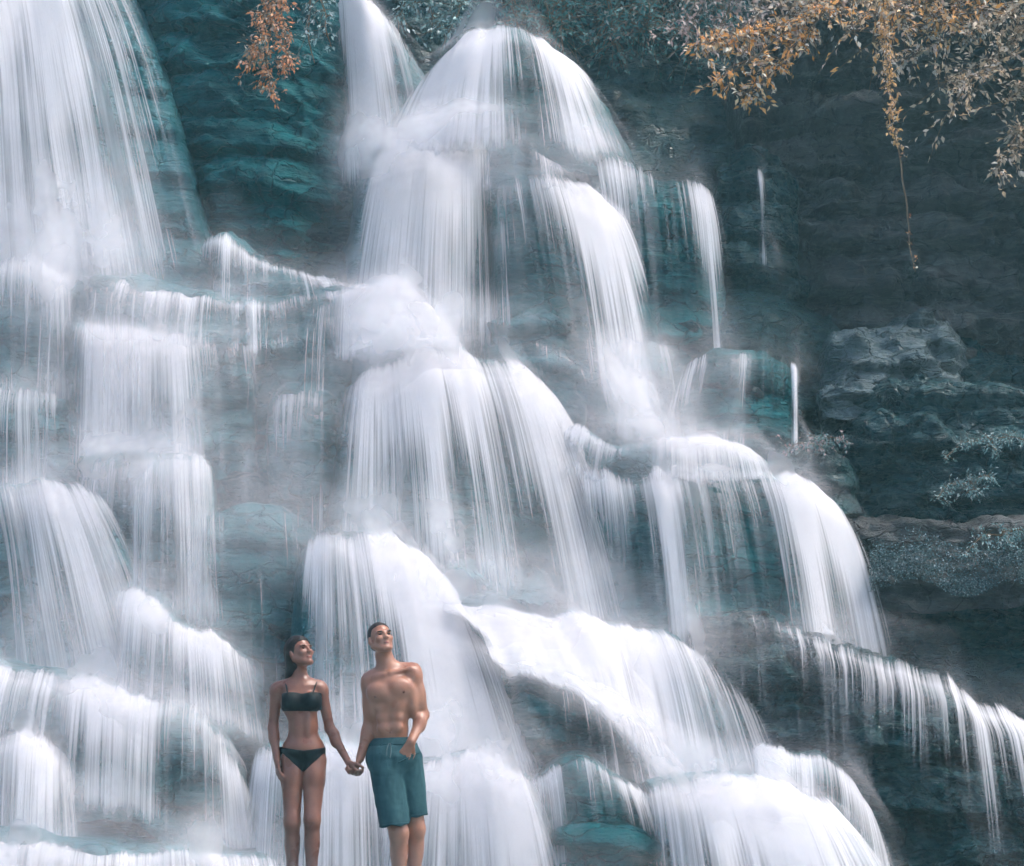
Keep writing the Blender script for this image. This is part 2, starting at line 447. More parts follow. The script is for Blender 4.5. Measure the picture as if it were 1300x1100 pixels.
# --- second tier
fall('broad rock step below the domed boulder', 'thick white curtain falling from the broad step under the dome',
     [(468, 206), (500, 190), (540, 181), (580, 176), (622, 172)], [(418, 425), (470, 425), (520, 432), (580, 440), (625, 440)],
     [(0, .45), (.15, .8), (.4, 1.15), (.6, .9), (.8, 1.0), (1, .6)], Y=5.75, out=.5, arch=.3, lipb=.35, thin=.22, foot=.2)
fall('small dark rock knob between the two upper curtains', 'thin film of water over the small rock knob',
     [(612, 182), (640, 170), (675, 190), (715, 220)], [(612, 250), (650, 250), (690, 250), (725, 255)],
     [(0, .8), (.2, .45), (.5, .3), (.75, .55), (1, .4)], Y=5.65, out=.2, mat='veiled')
fall('rounded rock with a dark hollow below its rim', 'white rim of water swinging out around a dark hollow',
     [(612, 245), (650, 228), (695, 226), (740, 240), (785, 262)], [(618, 420), (670, 430), (730, 470), (800, 540), (872, 550)],
     [(0, .55), (.12, .5), (.25, .42), (.42, .5), (.6, .8), (.75, 1.0), (.9, .8), (1, .35)], Y=5.45, out=.55, mat='wet', lipb=1.0, thin=.30, foot=.2)
fall('teal rock shoulder where the thin bright stream leaves', 'bright arched rim of water ending in a thin stream',
     [(730, 208), (790, 208), (840, 222), (880, 240), (908, 275)], [(775, 470), (815, 500), (862, 490), (905, 470), (935, 462)],
     [(0, .7), (.2, .55), (.4, .3), (.6, .25), (.74, .38), (.82, .8), (.9, .45), (1, .2)], Y=[5.6, 5.75, 5.9], out=.35, mat='wet', lipb=1.7, thin=.15)
water('thin trickle down the dark wall beside the shrubs', [(955, 205), (970, 208)], [(958, 345), (978, 345)], [(0, .5), (.5, .75), (1, .4)], Y=6.25, out=.1, layers=2)
rock('dark rock shelf behind the thin trickle', [(905, 215), (950, 185), (990, 200), (1020, 240)], [(900, 470), (950, 470), (990, 480), (1020, 480)], Y=6.35, out=.3, mat='dark', rough=.7)
# --- the ramp and middle left
fall('long sloping rock ridge below the dark buttress', 'thin bright line of water along the sloping ridge',
     [(258, 322), (285, 308), (335, 332), (395, 352), (450, 352)], [(262, 385), (310, 392), (350, 390), (400, 390), (455, 392)],
     [(0, .35), (.2, .5), (.6, .35), (1, .6)], Y=5.5, out=.3, mat='veiled', lipb=1.1, thin=.3)
fall('pale rock step at the foot of the tall fall', 'veil of fine threads below the tall fall',
     [(-120, 322), (-20, 325), (50, 330), (125, 345)], [(-120, 520), (-20, 520), (60, 520), (130, 520)],
     [(0, .45), (.5, .40), (.8, .5), (1, .6)], Y=5.25, out=.3, lipb=.8, thin=.1)
fall('wide low rock step under the sloping ridge', 'soft white sheet sliding over the wide low step',
     [(100, 350), (160, 355), (215, 372), (275, 378), (340, 385), (400, 372), (450, 360)], [(100, 425), (200, 440), (300, 450), (380, 440), (450, 430)],
     [(0, .7), (.2, .5), (.35, .6), (.5, .4), (.65, .5), (.8, .3), (1, .5)], Y=5.1, out=.3, lipb=.6, thin=.35)
fall('bulging rock step with a thick foamy rim', 'thick foamy rim breaking into white threads',
     [(75, 400), (120, 410), (180, 420), (250, 432), (300, 432), (330, 418)], [(80, 605), (130, 600), (185, 600), (235, 600), (290, 610), (340, 620)],
     [(0, .55), (.15, 1.0), (.4, 1.05), (.58, .8), (.7, .45), (.85, .35), (1, .3)], Y=4.75, out=.35, lipb=.6, thin=.35)
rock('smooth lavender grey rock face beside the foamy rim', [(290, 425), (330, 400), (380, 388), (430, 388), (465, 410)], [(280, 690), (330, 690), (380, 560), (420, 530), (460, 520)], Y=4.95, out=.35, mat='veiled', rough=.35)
water('faint film of water on the smooth grey rock face', [(300, 415), (340, 398), (390, 386), (450, 395)], [(290, 690), (340, 640), (390, 560), (450, 520)], [(0, .4), (.3, .36), (.6, .34), (.75, .5), (1, .5)], Y=4.92, out=.35, layers=2, lipb=.8)
fall('upright grey block with a rounded top', 'few pale strands over the upright grey block',
     [(335, 520), (362, 500), (392, 495), (420, 503), (440, 530)], [(335, 690), (365, 690), (395, 690), (420, 690), (435, 690)],
     [(0, .45), (.25, .42), (.5, .3), (.75, .32), (1, .35)], Y=4.45, out=.25, mat='veiled', lipb=1.4, layers=2)
fall('large white rock step beside the grey block', 'solid white tongue of water feeding the great dome',
     [(425, 372), (455, 356), (500, 366), (535, 390), (560, 425)], [(425, 490), (460, 480), (510, 470), (560, 460), (600, 455)],
     [(0, .5), (.2, 1.0), (.5, 1.3), (.8, 1.1), (1, .7)], Y=4.95, out=.15, thin=.1, over=1.05, foot_m=.8)
water('long loose threads between the foamy rim and the tall fall', [(-80, 345), (40, 340), (150, 360), (290, 388)], [(-80, 640), (40, 640), (150, 625), (280, 620)], [(0, .36), (.3, .42), (.55, .36), (.8, .30), (1, .25)], Y=4.5, out=.35, layers=2, lipb=.2, thin=.0, mist=.3)
water('hazy sheet of threads over the smooth grey rock face', [(275, 400), (330, 395), (390, 400), (435, 420)], [(262, 700), (310, 700), (370, 700), (425, 690)], [(0, .40), (.3, .34), (.6, .38), (1, .42)], Y=4.4, out=.3, layers=2, lipb=.2, thin=.0, mist=.4)
# --- lower left
water('hazy sheet of threads above the slanting apron', [(140, 600), (210, 605), (280, 640), (360, 680)], [(150, 880), (220, 880), (290, 890), (365, 900)], [(0, .38), (.35, .34), (.7, .30), (1, .36)], Y=3.35, out=.3, layers=2, lipb=.2, thin=.0, mist=.4)
fall('grey rock step with a bright corner stream', 'short fall with a bright double strand at its corner',
     [(95, 590), (150, 580), (210, 578), (255, 582), (275, 602)], [(95, 790), (150, 790), (210, 785), (262, 790), (290, 790)],
     [(0, .55), (.3, .4), (.55, .55), (.75, .75), (.85, .8), (.93, .6), (1, .3)], Y=3.95, out=.3, lipb=.45, thin=.25, foot=.1)
rock('low grey boulder under the veil of threads', [(-100, 500), (-20, 492), (60, 498), (110, 520)], [(-100, 640), (-20, 640), (50, 640), (115, 640)], Y=4.35, out=.25, mat='veiled', rough=.6)
water('hanging threads over the low grey boulder', [(-100, 495), (-20, 488), (60, 492), (110, 515)], [(-100, 640), (-20, 640), (50, 640), (115, 640)], [(0, .4), (.6, .42), (1, .5)], Y=4.25, out=.25, layers=2)
fall('round shouldered step streaming on its outer side', 'pale sheet over the round shouldered step',
     [(-120, 620), (-20, 612), (50, 606), (95, 615), (132, 640)], [(-120, 880), (-20, 880), (60, 880), (140, 885), (235, 895)],
     [(0, .5), (.3, .45), (.5, .55), (.68, .75), (.82, .8), (1, .4)], Y=3.6, out=.45, lipb=.6, thin=.3)
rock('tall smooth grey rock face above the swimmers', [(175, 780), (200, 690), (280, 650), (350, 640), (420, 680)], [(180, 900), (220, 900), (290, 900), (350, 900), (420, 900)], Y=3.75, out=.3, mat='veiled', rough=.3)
water('faint mist film on the tall smooth grey face', [(190, 700), (280, 640), (350, 640), (410, 665)], [(200, 880), (280, 890), (350, 890), (420, 890)], [(0, .5), (.4, .38), (1, .42)], Y=3.68, out=.3, layers=2)
fall('slanting rock apron with a white upper edge', 'slanting white edge of water running down the apron',
     [(150, 745), (190, 757), (235, 790), (285, 818), (340, 848)], [(150, 890), (200, 900), (250, 905), (300, 930), (350, 960)],
     [(0, .6), (.2, .75), (.5, .8), (.8, .75), (1, .6)], Y=2.95, out=.3, lipb=.6, thin=.35)
fall('long lowest rock terrace with a bright white rim', 'long bright white fall over the lowest terrace',
     [(-120, 835), (-20, 842), (60, 852), (130, 862), (195, 882), (240, 888), (275, 925), (320, 985)], [(-120, 1010), (-20, 1010), (60, 1015), (130, 1020), (190, 1040), (235, 1060), (290, 1075), (345, 1085)],
     [(0, .8), (.25, .75), (.32, .5), (.42, .6), (.55, .95), (.66, .7), (.74, .34), (.82, .55), (.92, .95), (1, .8)], Y=2.35, out=.35, lipb=.75, thin=.3)
fall('small white boulder below the lowest terrace', 'white cap of water on the small boulder',
     [(-60, 945), (0, 930), (40, 932), (75, 955), (95, 985)], [(-60, 1090), (0, 1090), (40, 1090), (80, 1090), (110, 1090)],
     [(0, .6), (.4, .7), (.7, .95), (1, .6)], Y=2.0, out=.25)
fall('flat rock at the foot of the lowest terrace', 'churned white foam at the foot of the terrace',
     [(-150, 1050), (0, 1058), (90, 1072), (180, 1080), (300, 1085), (420, 1092)], [(-150, 1190), (0, 1190), (100, 1195), (200, 1195), (310, 1200), (430, 1200)],
     [(0, .9), (.3, .95), (.6, .7), (.8, .75), (1, .8)], Y=1.35, out=.2)
# --- great dome in the middle
fall('great rounded boulder under the central dome of water', 'great central dome of water fanning into threads',
     [(428, 512), (465, 482), (510, 461), (552, 449), (590, 446), (632, 458), (668, 482), (690, 510)],
     [(402, 702), (440, 705), (485, 708), (535, 714), (590, 728), (650, 765), (715, 800), (805, 822)],
     [(0, .9), (.1, 1.0), (.25, .8), (.38, .95), (.47, .78), (.55, .74), (.65, .66), (.75, .72), (.83, 1.0), (.92, .95), (1, .7)], Y=4.3, out=.75, mat='wet', arch=.35, rnd=.3, lipb=.85, thin=.35, foot=.05)
rock('flat topped slab jutting out behind the great dome', [(610, 420), (650, 398), (700, 402), (745, 430)], [(610, 500), (650, 500), (700, 510), (750, 540)], Y=4.95, out=.2, mat='veiled', rough=.7)
water('thin wash of water past the flat topped slab', [(640, 430), (700, 440), (760, 470), (840, 480)], [(640, 530), (700, 540), (760, 560), (880, 570)], [(0, .35), (.4, .42), (1, .6)], Y=4.72, out=.3, layers=2)
rock('split slab leaning at the foot of the great dome', [(525, 690), (555, 686), (600, 700), (650, 712), (700, 720)], [(540, 790), (580, 790), (630, 790), (680, 800), (720, 805)], Y=3.5, out=.2, mat='veiled', rough=.8)
# --- right of centre
fall('small rock lip beside the great dome', 'bright line of water along the small rock lip',
     [(712, 545), (745, 545), (790, 555), (835, 562), (880, 550), (930, 568), (965, 592)], [(712, 600), (760, 612), (800, 620), (850, 615), (900, 612), (970, 625)],
     [(0, .9), (.2, .4), (.45, .5), (.6, .8), (.8, .75), (1, .8)], Y=4.05, out=.2, mat='veiled', lipb=1.0, thin=.4)
fall('wide overhanging rock ledge with a dark teal face', 'separate bright streams dropping past a dark teal face',
     [(705, 590), (755, 600), (800, 606), (850, 598), (900, 600), (955, 600), (1005, 606), (1040, 625), (1058, 655)], [(740, 830), (780, 832), (825, 835), (858, 832), (905, 830), (965, 832), (1020, 832), (1070, 836), (1112, 840)],
     [(0, .8), (.14, .62), (.24, .36), (.30, .55), (.335, 1.0), (.37, .62), (.46, .45), (.56, .34), (.66, .28), (.74, .6), (.79, 1.0), (.86, .75), (.93, 1.05), (1, .6)], Y=[3.8, 3.7, 3.75, 3.9], out=.3, mat='wet', rough=.35, lipb=1.2, thin=.05, foot=0)
fall('rough block catching a pale veil near the dark wall', 'pale veil of spray over the rough block',
     [(870, 470), (900, 448), (945, 446), (985, 455), (1012, 470)], [(850, 560), (900, 580), (945, 590), (985, 600), (1012, 605)],
     [(0, .6), (.3, .5), (.55, .5), (.75, .25), (.9, .3), (.95, .6), (1, .45)], Y=5.0, out=.4, mat='wet', lipb=.5)
water('single bright strand at the corner of the rough block', [(1000, 462), (1014, 464)], [(999, 570), (1012, 570)], [(0, .6), (.5, 1.0), (1, .6)], Y=4.92, out=.3, layers=2)
water('drifting spray falling past the rough block', [(760, 440), (820, 430), (870, 450)], [(740, 560), (820, 565), (900, 575)], [(0, .5), (.4, .75), (.7, .6), (1, .45)], Y=4.75, out=.4, layers=2, thin=.1, mat='water_veil')
# --- lower centre
fall('rock hump behind the swimmers', 'white fall spreading out behind the swimmers',
     [(380, 700), (410, 679), (450, 675), (490, 686), (525, 706), (555, 735)], [(362, 905), (395, 912), (440, 925), (495, 948), (570, 975), (665, 985)],
     [(0, .5), (.15, .85), (.3, .75), (.45, .75), (.6, 1.2), (.8, 1.25), (1, .95)], Y=2.95, out=.6, lipb=.5, thin=.3)
fall('broad tilted slab carrying the brightest sheet', 'broad bright sheet sweeping down the tilted slab',
     [(535, 748), (590, 765), (650, 775), (720, 782), (790, 798), (850, 808), (900, 835), (935, 880)], [(592, 832), (622, 825), (668, 848), (745, 884), (820, 960), (885, 985), (960, 995), (1010, 1000)],
     [(0, 1.2), (.3, 1.2), (.55, 1.1), (.7, .8), (.85, .8), (1, .55)], Y=[2.75, 2.8, 2.75, 2.6], out=.45, lipb=.25, thin=.25, rkw={'wrap': .5})
rock('dark hollow rock under the tilted slab', [(585, 815), (630, 822), (690, 850), (760, 885), (800, 930)], [(600, 990), (650, 990), (700, 990), (770, 1000), (820, 1010)], Y=2.5, out=.2, mat='wet', rough=.6)
rock('small pale shelf in the dark hollow', [(638, 895), (660, 887), (700, 890), (728, 900)], [(650, 930), (675, 930), (700, 930), (730, 935)], Y=2.25, out=.1, mat='veiled', rough=.4, wrap=.3)
water('loose strands hanging across the dark hollow', [(640, 870), (720, 875), (800, 900), (860, 930)], [(650, 990), (730, 990), (810, 1000), (900, 1005)], [(0, .2), (.3, .35), (.6, .6), (1, .75)], Y=2.2, out=.15, layers=2)
fall('low rock step right behind the swimmers', 'streaked white water behind the swimmers legs',
     [(325, 955), (370, 938), (430, 942), (490, 962), (545, 985)], [(320, 1200), (370, 1200), (430, 1200), (495, 1200), (560, 1200)],
     [(0, .8), (.3, .75), (.5, .85), (.7, .7), (1, .8)], Y=1.95, out=.4, thin=.15)
fall('pale step beside the swimmer in teal shorts', 'bright sheet beside the swimmer in teal shorts',
     [(505, 980), (548, 962), (600, 956), (645, 967), (676, 996)], [(465, 1200), (530, 1200), (600, 1200), (670, 1200), (750, 1200)],
     [(0, .9), (.3, .8), (.55, 1.1), (.75, 1.1), (1, .6)], Y=1.75, out=.35, thin=.3)
fall('smooth teal boulder with a thin white rim', 'thin white rim of water on the smooth teal boulder',
     [(672, 1000), (695, 978), (730, 968), (765, 978), (805, 1005), (845, 1030)], [(690, 1100), (720, 1100), (755, 1100), (790, 1100), (830, 1105), (870, 1110)],
     [(0, .5), (.3, .3), (.6, .32), (.8, .6), (1, .75)], Y=1.75, out=.25, mat='wet', rough=.35, lipb=1.5, layers=2)
rock('flat low rock at the waterline beneath the teal boulder', [(690, 1058), (740, 1048), (800, 1052), (860, 1072)], [(690, 1190), (740, 1190), (800, 1190), (870, 1195)], Y=1.35, out=.2, mat='wet', rough=.5)
fall('lowest broad rock with a rolling white sheet', 'rolling white sheet spilling over the lowest broad rock',
     [(805, 1003), (850, 990), (905, 984), (965, 992), (1018, 1012), (1060, 1044)], [(835, 1200), (890, 1200), (950, 1200), (1020, 1200), (1095, 1200), (1175, 1210)],
     [(0, .8), (.2, .85), (.4, 1.1), (.7, 1.1), (.85, .8), (1, .45)], Y=1.5, out=.45, lipb=.5, thin=.3, gap=.18)
fall('dark rock knee with a curved white rim', 'curved white rim bending over the dark rock knee',
     [(955, 950), (1000, 948), (1045, 962), (1078, 995), (1100, 1045)], [(960, 1040), (1000, 1060), (1040, 1080), (1085, 1120), (1135, 1160)],
     [(0, .85), (.3, .45), (.5, .4), (.75, .7), (1, .6)], Y=1.95, out=.3, mat='wet', lipb=1.2, thin=.2)
# --- the big dark boulder lower right
rock('great layered dark boulder with a bright waterline', [(860, 812), (900, 790), (950, 795), (1010, 812), (1080, 832), (1160, 862), (1240, 898), (1310, 935), (1400, 975)],
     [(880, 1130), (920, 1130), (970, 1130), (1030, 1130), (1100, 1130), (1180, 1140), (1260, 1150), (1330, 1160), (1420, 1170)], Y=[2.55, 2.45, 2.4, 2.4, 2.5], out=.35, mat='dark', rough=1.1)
water('bright waterline sliding over the great dark boulder', [(862, 800), (900, 778), (950, 783), (1010, 800), (1080, 820), (1160, 850), (1240, 886), (1310, 922), (1400, 962)],
      [(880, 900), (920, 900), (970, 900), (1040, 960), (1130, 1060), (1200, 1080), (1290, 1110), (1350, 1150), (1430, 1170)],
      [(0, .45), (.12, .35), (.2, .34), (.3, .35), (.42, .38), (.52, .40), (.62, .46), (.72, .50), (.8, .70), (.9, .70), (1, .6)], Y=[2.45, 2.3, 2.25, 2.25, 2.35], out=.35, lipb=1.3, thin=.1, foot=0, start=-.3, foot_m=0, layers=2, mist=.45, gap=.32)
# --- the dark wall on the far side
rock('tall dark slate wall below the hanging shrubs', [(915, 130), (965, 20), (1050, -70), (1200, -90), (1450, -90)], [(960, 700), (1040, 700), (1120, 720), (1250, 720), (1420, 720)], Y=[7.0, 6.8, 6.6, 6.3, 5.6], out=.4, mat='slate', rough=1.5, back=2.5)
rock('pale boulder with sheen in its colour jutting from the slate wall', [(1040, 478), (1065, 428), (1110, 404), (1165, 393), (1210, 402)], [(1035, 540), (1085, 540), (1130, 530), (1175, 520), (1235, 505)], Y=5.3, out=.2, mat='pale', rough=.9, wrap=.6)
rock('thin pale slab under the pale boulder', [(1030, 505), (1065, 488), (1110, 482), (1125, 495)], [(1040, 525), (1070, 525), (1105, 520), (1130, 520)], Y=5.05, out=.2, mat='pale', rough=.7, wrap=.3)
rock('flaky rock tip beside the bright strand', [(985, 590), (1010, 565), (1045, 550), (1068, 556)], [(975, 640), (1010, 650), (1050, 650), (1095, 650)], Y=4.5, out=.35, mat='dark', rough=.9, wrap=.6)
rock('shade-darkened slate block above the mossy bank', [(1040, 560), (1100, 500), (1180, 480), (1290, 500), (1420, 510)], [(1050, 720), (1110, 720), (1190, 720), (1290, 720), (1420, 720)], Y=[4.9, 4.8, 4.6, 4.4], out=.3, mat='dark', rough=1.0)  # darker rock colour stands in for the occlusion low on the wall
rock('mossy rock bank above the dark overhang', [(1050, 660), (1110, 652), (1200, 665), (1300, 655), (1440, 660)], [(1075, 760), (1130, 762), (1210, 762), (1300, 760), (1440, 760)], Y=[3.95, 3.8, 3.65, 3.5], out=.3, mat='slate', rough=.7)
rock('deep shade-darkened overhang under the mossy bank', [(1060, 745), (1130, 750), (1210, 752), (1300, 750), (1440, 750)], [(1075, 960), (1130, 960), (1210, 980), (1300, 990), (1440, 1000)], Y=[4.2, 4.1, 4.0, 3.9], out=-.2, mat='dark', rough=.6)  # shade of the recess is put into the dark rock colour
# the rock the swimmers stand on, just under the picture's lower edge

def mist(label, cx, cy, rx, ry, amount, front=1.0, seed=0):
    nu, nv = 46, 40
    a, b = np.meshgrid(np.linspace(-1, 1, nu), np.linspace(-1, 1, nv))
    px = cx + rx * a; py = cy + ry * b
    pts = P(px, py, YB(py) - front - .35)
    pts[..., 1] += .22 * fbm(pts * 1.1, 2, 300 + seed) + .35 * (a ** 2 + b ** 2)
    r = np.sqrt(a ** 2 + b ** 2) + .25 * fbm(np.stack([a * 2.2, b * 2.2, a * 0 + seed], -1), 3, 310)
    d = amount * sstep(1.0, 0.0, r)
    f = grid_faces(nv, nu); f = f[d.ravel()[f].max(1) > .01]
    used = np.zeros(nu * nv, bool); used[f.ravel()] = True; idx = np.cumsum(used) - 1
    uv = np.stack([pts[..., 0] + seed * 3.3, pts[..., 2]], -1).reshape(-1, 2)
    o = mesh_obj('mist', pts.reshape(-1, 3)[used], idx[f], M['spray'], uv=uv[used], attrs={'flow': d.ravel()[used]})
    tag(o, label, kind='stuff')
for k, (lab, cx, cy, rx, ry, am, fr) in enumerate((
        ('drifting mist over the foot of the tall fall', 120, 350, 330, 130, .75, 1.1),
        ('grey mist over the smooth rock faces', 290, 560, 250, 230, .85, 1.1),
        ('low mist above the lowest terrace', 110, 790, 300, 140, .38, 1.2),
        ('spray at the foot of the second tier curtain', 520, 420, 150, 90, .85, 1.0),
        ('spray drifting off the great dome', 790, 500, 190, 110, .70, 1.05),
        ('spray cloud where the threads meet the tilted slab', 640, 745, 230, 80, .85, 1.05),
        ('spray along the bright waterline of the dark boulder', 1010, 800, 230, 45, .40, 1.1),
        ('spray around the foot of the falls', 560, 940, 190, 90, .55, 1.0),
        ('spray below the rolling sheet', 880, 970, 150, 50, .50, 1.1),
        ('foam spray low beside the swimmers', 200, 1060, 330, 80, .35, 1.0),
        ('spray between the dome and the thin stream', 700, 210, 150, 70, .60, .9))):
    mist(lab, cx, cy, rx, ry, am, fr, k)
# ------------------------------------------------------------------ the two swimmers: bodies as one smooth surface each
def norm(a):
    a = np.asarray(a, float); return a / (np.linalg.norm(a) + 1e-12)

class Field:
    """signed distance on a grid; shapes are blended in smoothly"""
    def __init__(s, lo, hi, h):
        s.lo = np.array(lo, float); s.h = h
        s.n = np.ceil((np.array(hi) - s.lo) / h).astype(int) + 1
        s.d = np.full(s.n, 0.5, np.float32)
    def axes(s, a=None, b=None):
        a = np.zeros(3, int) if a is None else a; b = s.n if b is None else b
        return np.meshgrid(*[s.lo[i] + s.h * np.arange(a[i], b[i]) for i in range(3)], indexing='ij')
    def add(s, fn, lo, hi, k=0.02, sub=False):
        m = k + 4 * s.h
        a = np.clip(np.floor((lo - m - s.lo) / s.h).astype(int), 0, s.n); b = np.clip(np.ceil((hi + m - s.lo) / s.h).astype(int) + 1, 0, s.n)
        if (b <= a).any(): return
        sl = tuple(slice(a[i], b[i]) for i in range(3))
        q = np.stack(s.axes(a, b), -1)
        new = fn(q); old = s.d[sl]
        if sub:
            new = -new; hh = np.clip(0.5 - 0.5 * (old - new) / k, 0, 1)
            s.d[sl] = old * (1 - hh) + new * hh + k * hh * (1 - hh)
        else:
            hh = np.clip(0.5 + 0.5 * (old - new) / k, 0, 1)
            s.d[sl] = old * (1 - hh) + new * hh - k * hh * (1 - hh)
    def cone(s, a, b, ra, rb, k=0.02):
        a = np.asarray(a, float); b = np.asarray(b, float); ab = b - a; L2 = ab @ ab + 1e-12
        def fn(q):
            t = np.clip(((q - a) @ ab) / L2, 0, 1)
            return np.linalg.norm(q - a - t[..., None] * ab, axis=-1) - (ra + (rb - ra) * t)
        r = max(ra, rb)
        s.add(fn, np.minimum(a, b) - r, np.maximum(a, b) + r, k)
    def ell(s, c, r, k=0.02, R=None, sub=False):
        c = np.asarray(c, float); r = np.asarray(r, float); R = np.eye(3) if R is None else R
        def fn(q):
            p = (q - c) @ R
            k0 = np.linalg.norm(p / r, axis=-1); k1 = np.linalg.norm(p / r ** 2, axis=-1)
            return k0 * (k0 - 1) / (k1 + 1e-9)
        m = r.max()
        s.add(fn, c - m, c + m, k, sub)

def surface_nets(d, lo, h):
    n = np.array(d.shape)
    ins = d < 0
    c = np.zeros(n - 1, np.int8)
    for i in (0, 1):
        for j in (0, 1):
            for k in (0, 1):
                c += ins[i:n[0] - 1 + i, j:n[1] - 1 + j, k:n[2] - 1 + k]
    act = (c > 0) & (c < 8)
    idx = np.full(act.shape, -1, np.int64); cell = np.argwhere(act); idx[act] = np.arange(len(cell))
    acc = np.zeros((len(cell), 3)); cnt = np.zeros(len(cell))
    for ax in range(3):
        for o1 in (0, 1):
            for o2 in (0, 1):
                off = np.zeros(3, int); oth = [x for x in range(3) if x != ax]; off[oth[0]] = o1; off[oth[1]] = o2
                p0 = cell + off; p1 = p0.copy(); p1[:, ax] += 1
                a = d[tuple(p0.T)]; b = d[tuple(p1.T)]
                cr = (a < 0) != (b < 0)
                t = np.where(cr, a / np.where(cr, a - b, 1), 0)
                pt = off.astype(float) + 0 * acc; pt[:, ax] = t
                acc += np.where(cr[:, None], pt, 0); cnt += cr
    v = (cell + acc / cnt[:, None]) * h + lo
    faces = []
    for ax in range(3):
        o = [x for x in range(3) if x != ax]
        sl0 = [slice(None)] * 3; sl1 = [slice(None)] * 3
        sl0[ax] = slice(0, n[ax] - 1); sl1[ax] = slice(1, n[ax])
        for x in o: sl0[x] = slice(1, n[x] - 1); sl1[x] = slice(1, n[x] - 1)
        a = ins[tuple(sl0)]; b = ins[tuple(sl1)]
        for cond, flip in ((a & ~b, False), (~a & b, True)):
            e = np.argwhere(cond)
            if not len(e): continue
            for x in o: e[:, x] += 1
            q = []
            for (s1, s2) in ((-1, -1), (0, -1), (0, 0), (-1, 0)):
                g = e.copy(); g[:, o[0]] += s1; g[:, o[1]] += s2
                q.append(idx[tuple(g.T)])
            q = np.stack(q, 1)
            if flip ^ (ax == 1): q = q[:, ::-1]
            faces.append(q)
    f = np.concatenate(faces); f = f[(f >= 0).all(1)]
    return v, f

def relax(v, f, it=1):
    for _ in range(it):
        s = np.zeros_like(v); c = np.zeros(len(v))
        for i in range(4):
            for j in (1, 3):
                np.add.at(s, f[:, i], v[f[:, (i + j) % 4]]); np.add.at(c, f[:, i], 1)
        v = 0.5 * v + 0.5 * s / np.maximum(c, 1)[:, None]
    return v

def skin_material(name, base, warm):
    t = NT(name)
    geo = t.n('ShaderNodeNewGeometry').outputs['Position']
    n = t.noise(geo, 9, 3, 0.5); f = t.noise(geo, 160, 2, 0.5)
    c = t.mix(t.ramp(n, 0.35, 0.7), base, warm)
    c = t.mix(t.math('MULTIPLY', t.ramp(t.noise(geo, 38, 4, 0.65), 0.5, 0.75), 0.35), c, tuple(0.72 * x for x in base))
    b = t.n('ShaderNodeBsdfPrincipled')
    t.set(b, 'Base Color', c); t.set(b, 'Roughness', t.ramp(n, .3, .7, .26, .46)); t.set(b, 'Specular IOR Level', 0.5)
    t.set(b, 'Subsurface Weight', 0.08); t.set(b, 'Subsurface Radius', (0.02, 0.008, 0.005)); t.set(b, 'Subsurface Scale', 0.5)
    t.set(b, 'Normal', t.bump(f, 0.15, 0.003))
    return t.surf(b.outputs[0])

def cloth_material(name, col, col2, rough=0.7, scale=(60, 60, 9)):
    t = NT(name)
    geo = t.n('ShaderNodeNewGeometry').outputs['Position']
    n = t.noise(t.mapv(geo, scale), 1.0, 3, 0.6); w = t.noise(geo, 420, 1)
    b = t.n('ShaderNodeBsdfPrincipled')
    t.set(b, 'Base Color', t.mix(t.ramp(n, 0.35, 0.68), col, col2)); t.set(b, 'Roughness', rough); t.set(b, 'Specular IOR Level', 0.2)
    t.set(b, 'Normal', t.bump(t.math('ADD', n, t.math('MULTIPLY', w, 0.2)), 0.35, 0.01))
    return t.surf(b.outputs[0])

M['skin_man'] = skin_material('tan_skin', (0.325, 0.145, 0.092), (0.39, 0.185, 0.122))  # plain tan skin tone
M['skin_woman'] = skin_material('tanned_skin', (0.215, 0.088, 0.058), (0.28, 0.122, 0.082))
M['hair_man'] = cloth_material('short_dark_hair', (0.018, 0.014, 0.014), (0.05, 0.04, 0.038), 0.6, (300, 300, 300))
M['hair_woman'] = cloth_material('wet_dark_hair', (0.006, 0.004, 0.004), (0.028, 0.018, 0.016), 0.45, (220, 220, 14))
M['bikini'] = cloth_material('dark_bikini_cloth', (0.003, 0.006, 0.008), (0.006, 0.012, 0.015), 0.6)
M['shorts'] = cloth_material('teal_shorts_cloth', (0.018, 0.062, 0.074), (0.036, 0.100, 0.114), 0.75, (16, 16, 5))
M['shorts_dark'] = cloth_material('dark_teal_waistband', (0.010, 0.045, 0.056), (0.018, 0.066, 0.080), 0.75)
M['lip'] = cloth_material('lip_skin', (0.30, 0.085, 0.075), (0.34, 0.10, 0.09), 0.4)
M['lip_dull'] = cloth_material('darker_skin', (0.17, 0.070, 0.050), (0.20, 0.085, 0.06), 0.5)
M['cord'] = cloth_material('pale_cord', (0.10, 0.15, 0.16), (0.16, 0.21, 0.22), 0.8)
M['eye'] = cloth_material('dark_eye', (0.02, 0.015, 0.013), (0.03, 0.02, 0.02), 0.2)
M['brow'] = cloth_material('dark_brow', (0.025, 0.017, 0.015), (0.05, 0.035, 0.03), 0.8)

PY0 = -0.35                                     # the swimmers stand a little in front of the falls
S = F_PX / 14.0                                 # pixels to one metre there, about
def J(px, py, y=0.0): return P(px, py, PY0) + np.array([0, y, 0])
GROUND_Z = float(P(450, 1143, PY0)[2])

def rot(yaw, pitch, roll=0.0):
    return np.array(Matrix.Rotation(yaw, 3, 'Z') @ Matrix.Rotation(-pitch, 3, 'X') @ Matrix.Rotation(roll, 3, 'Y'))

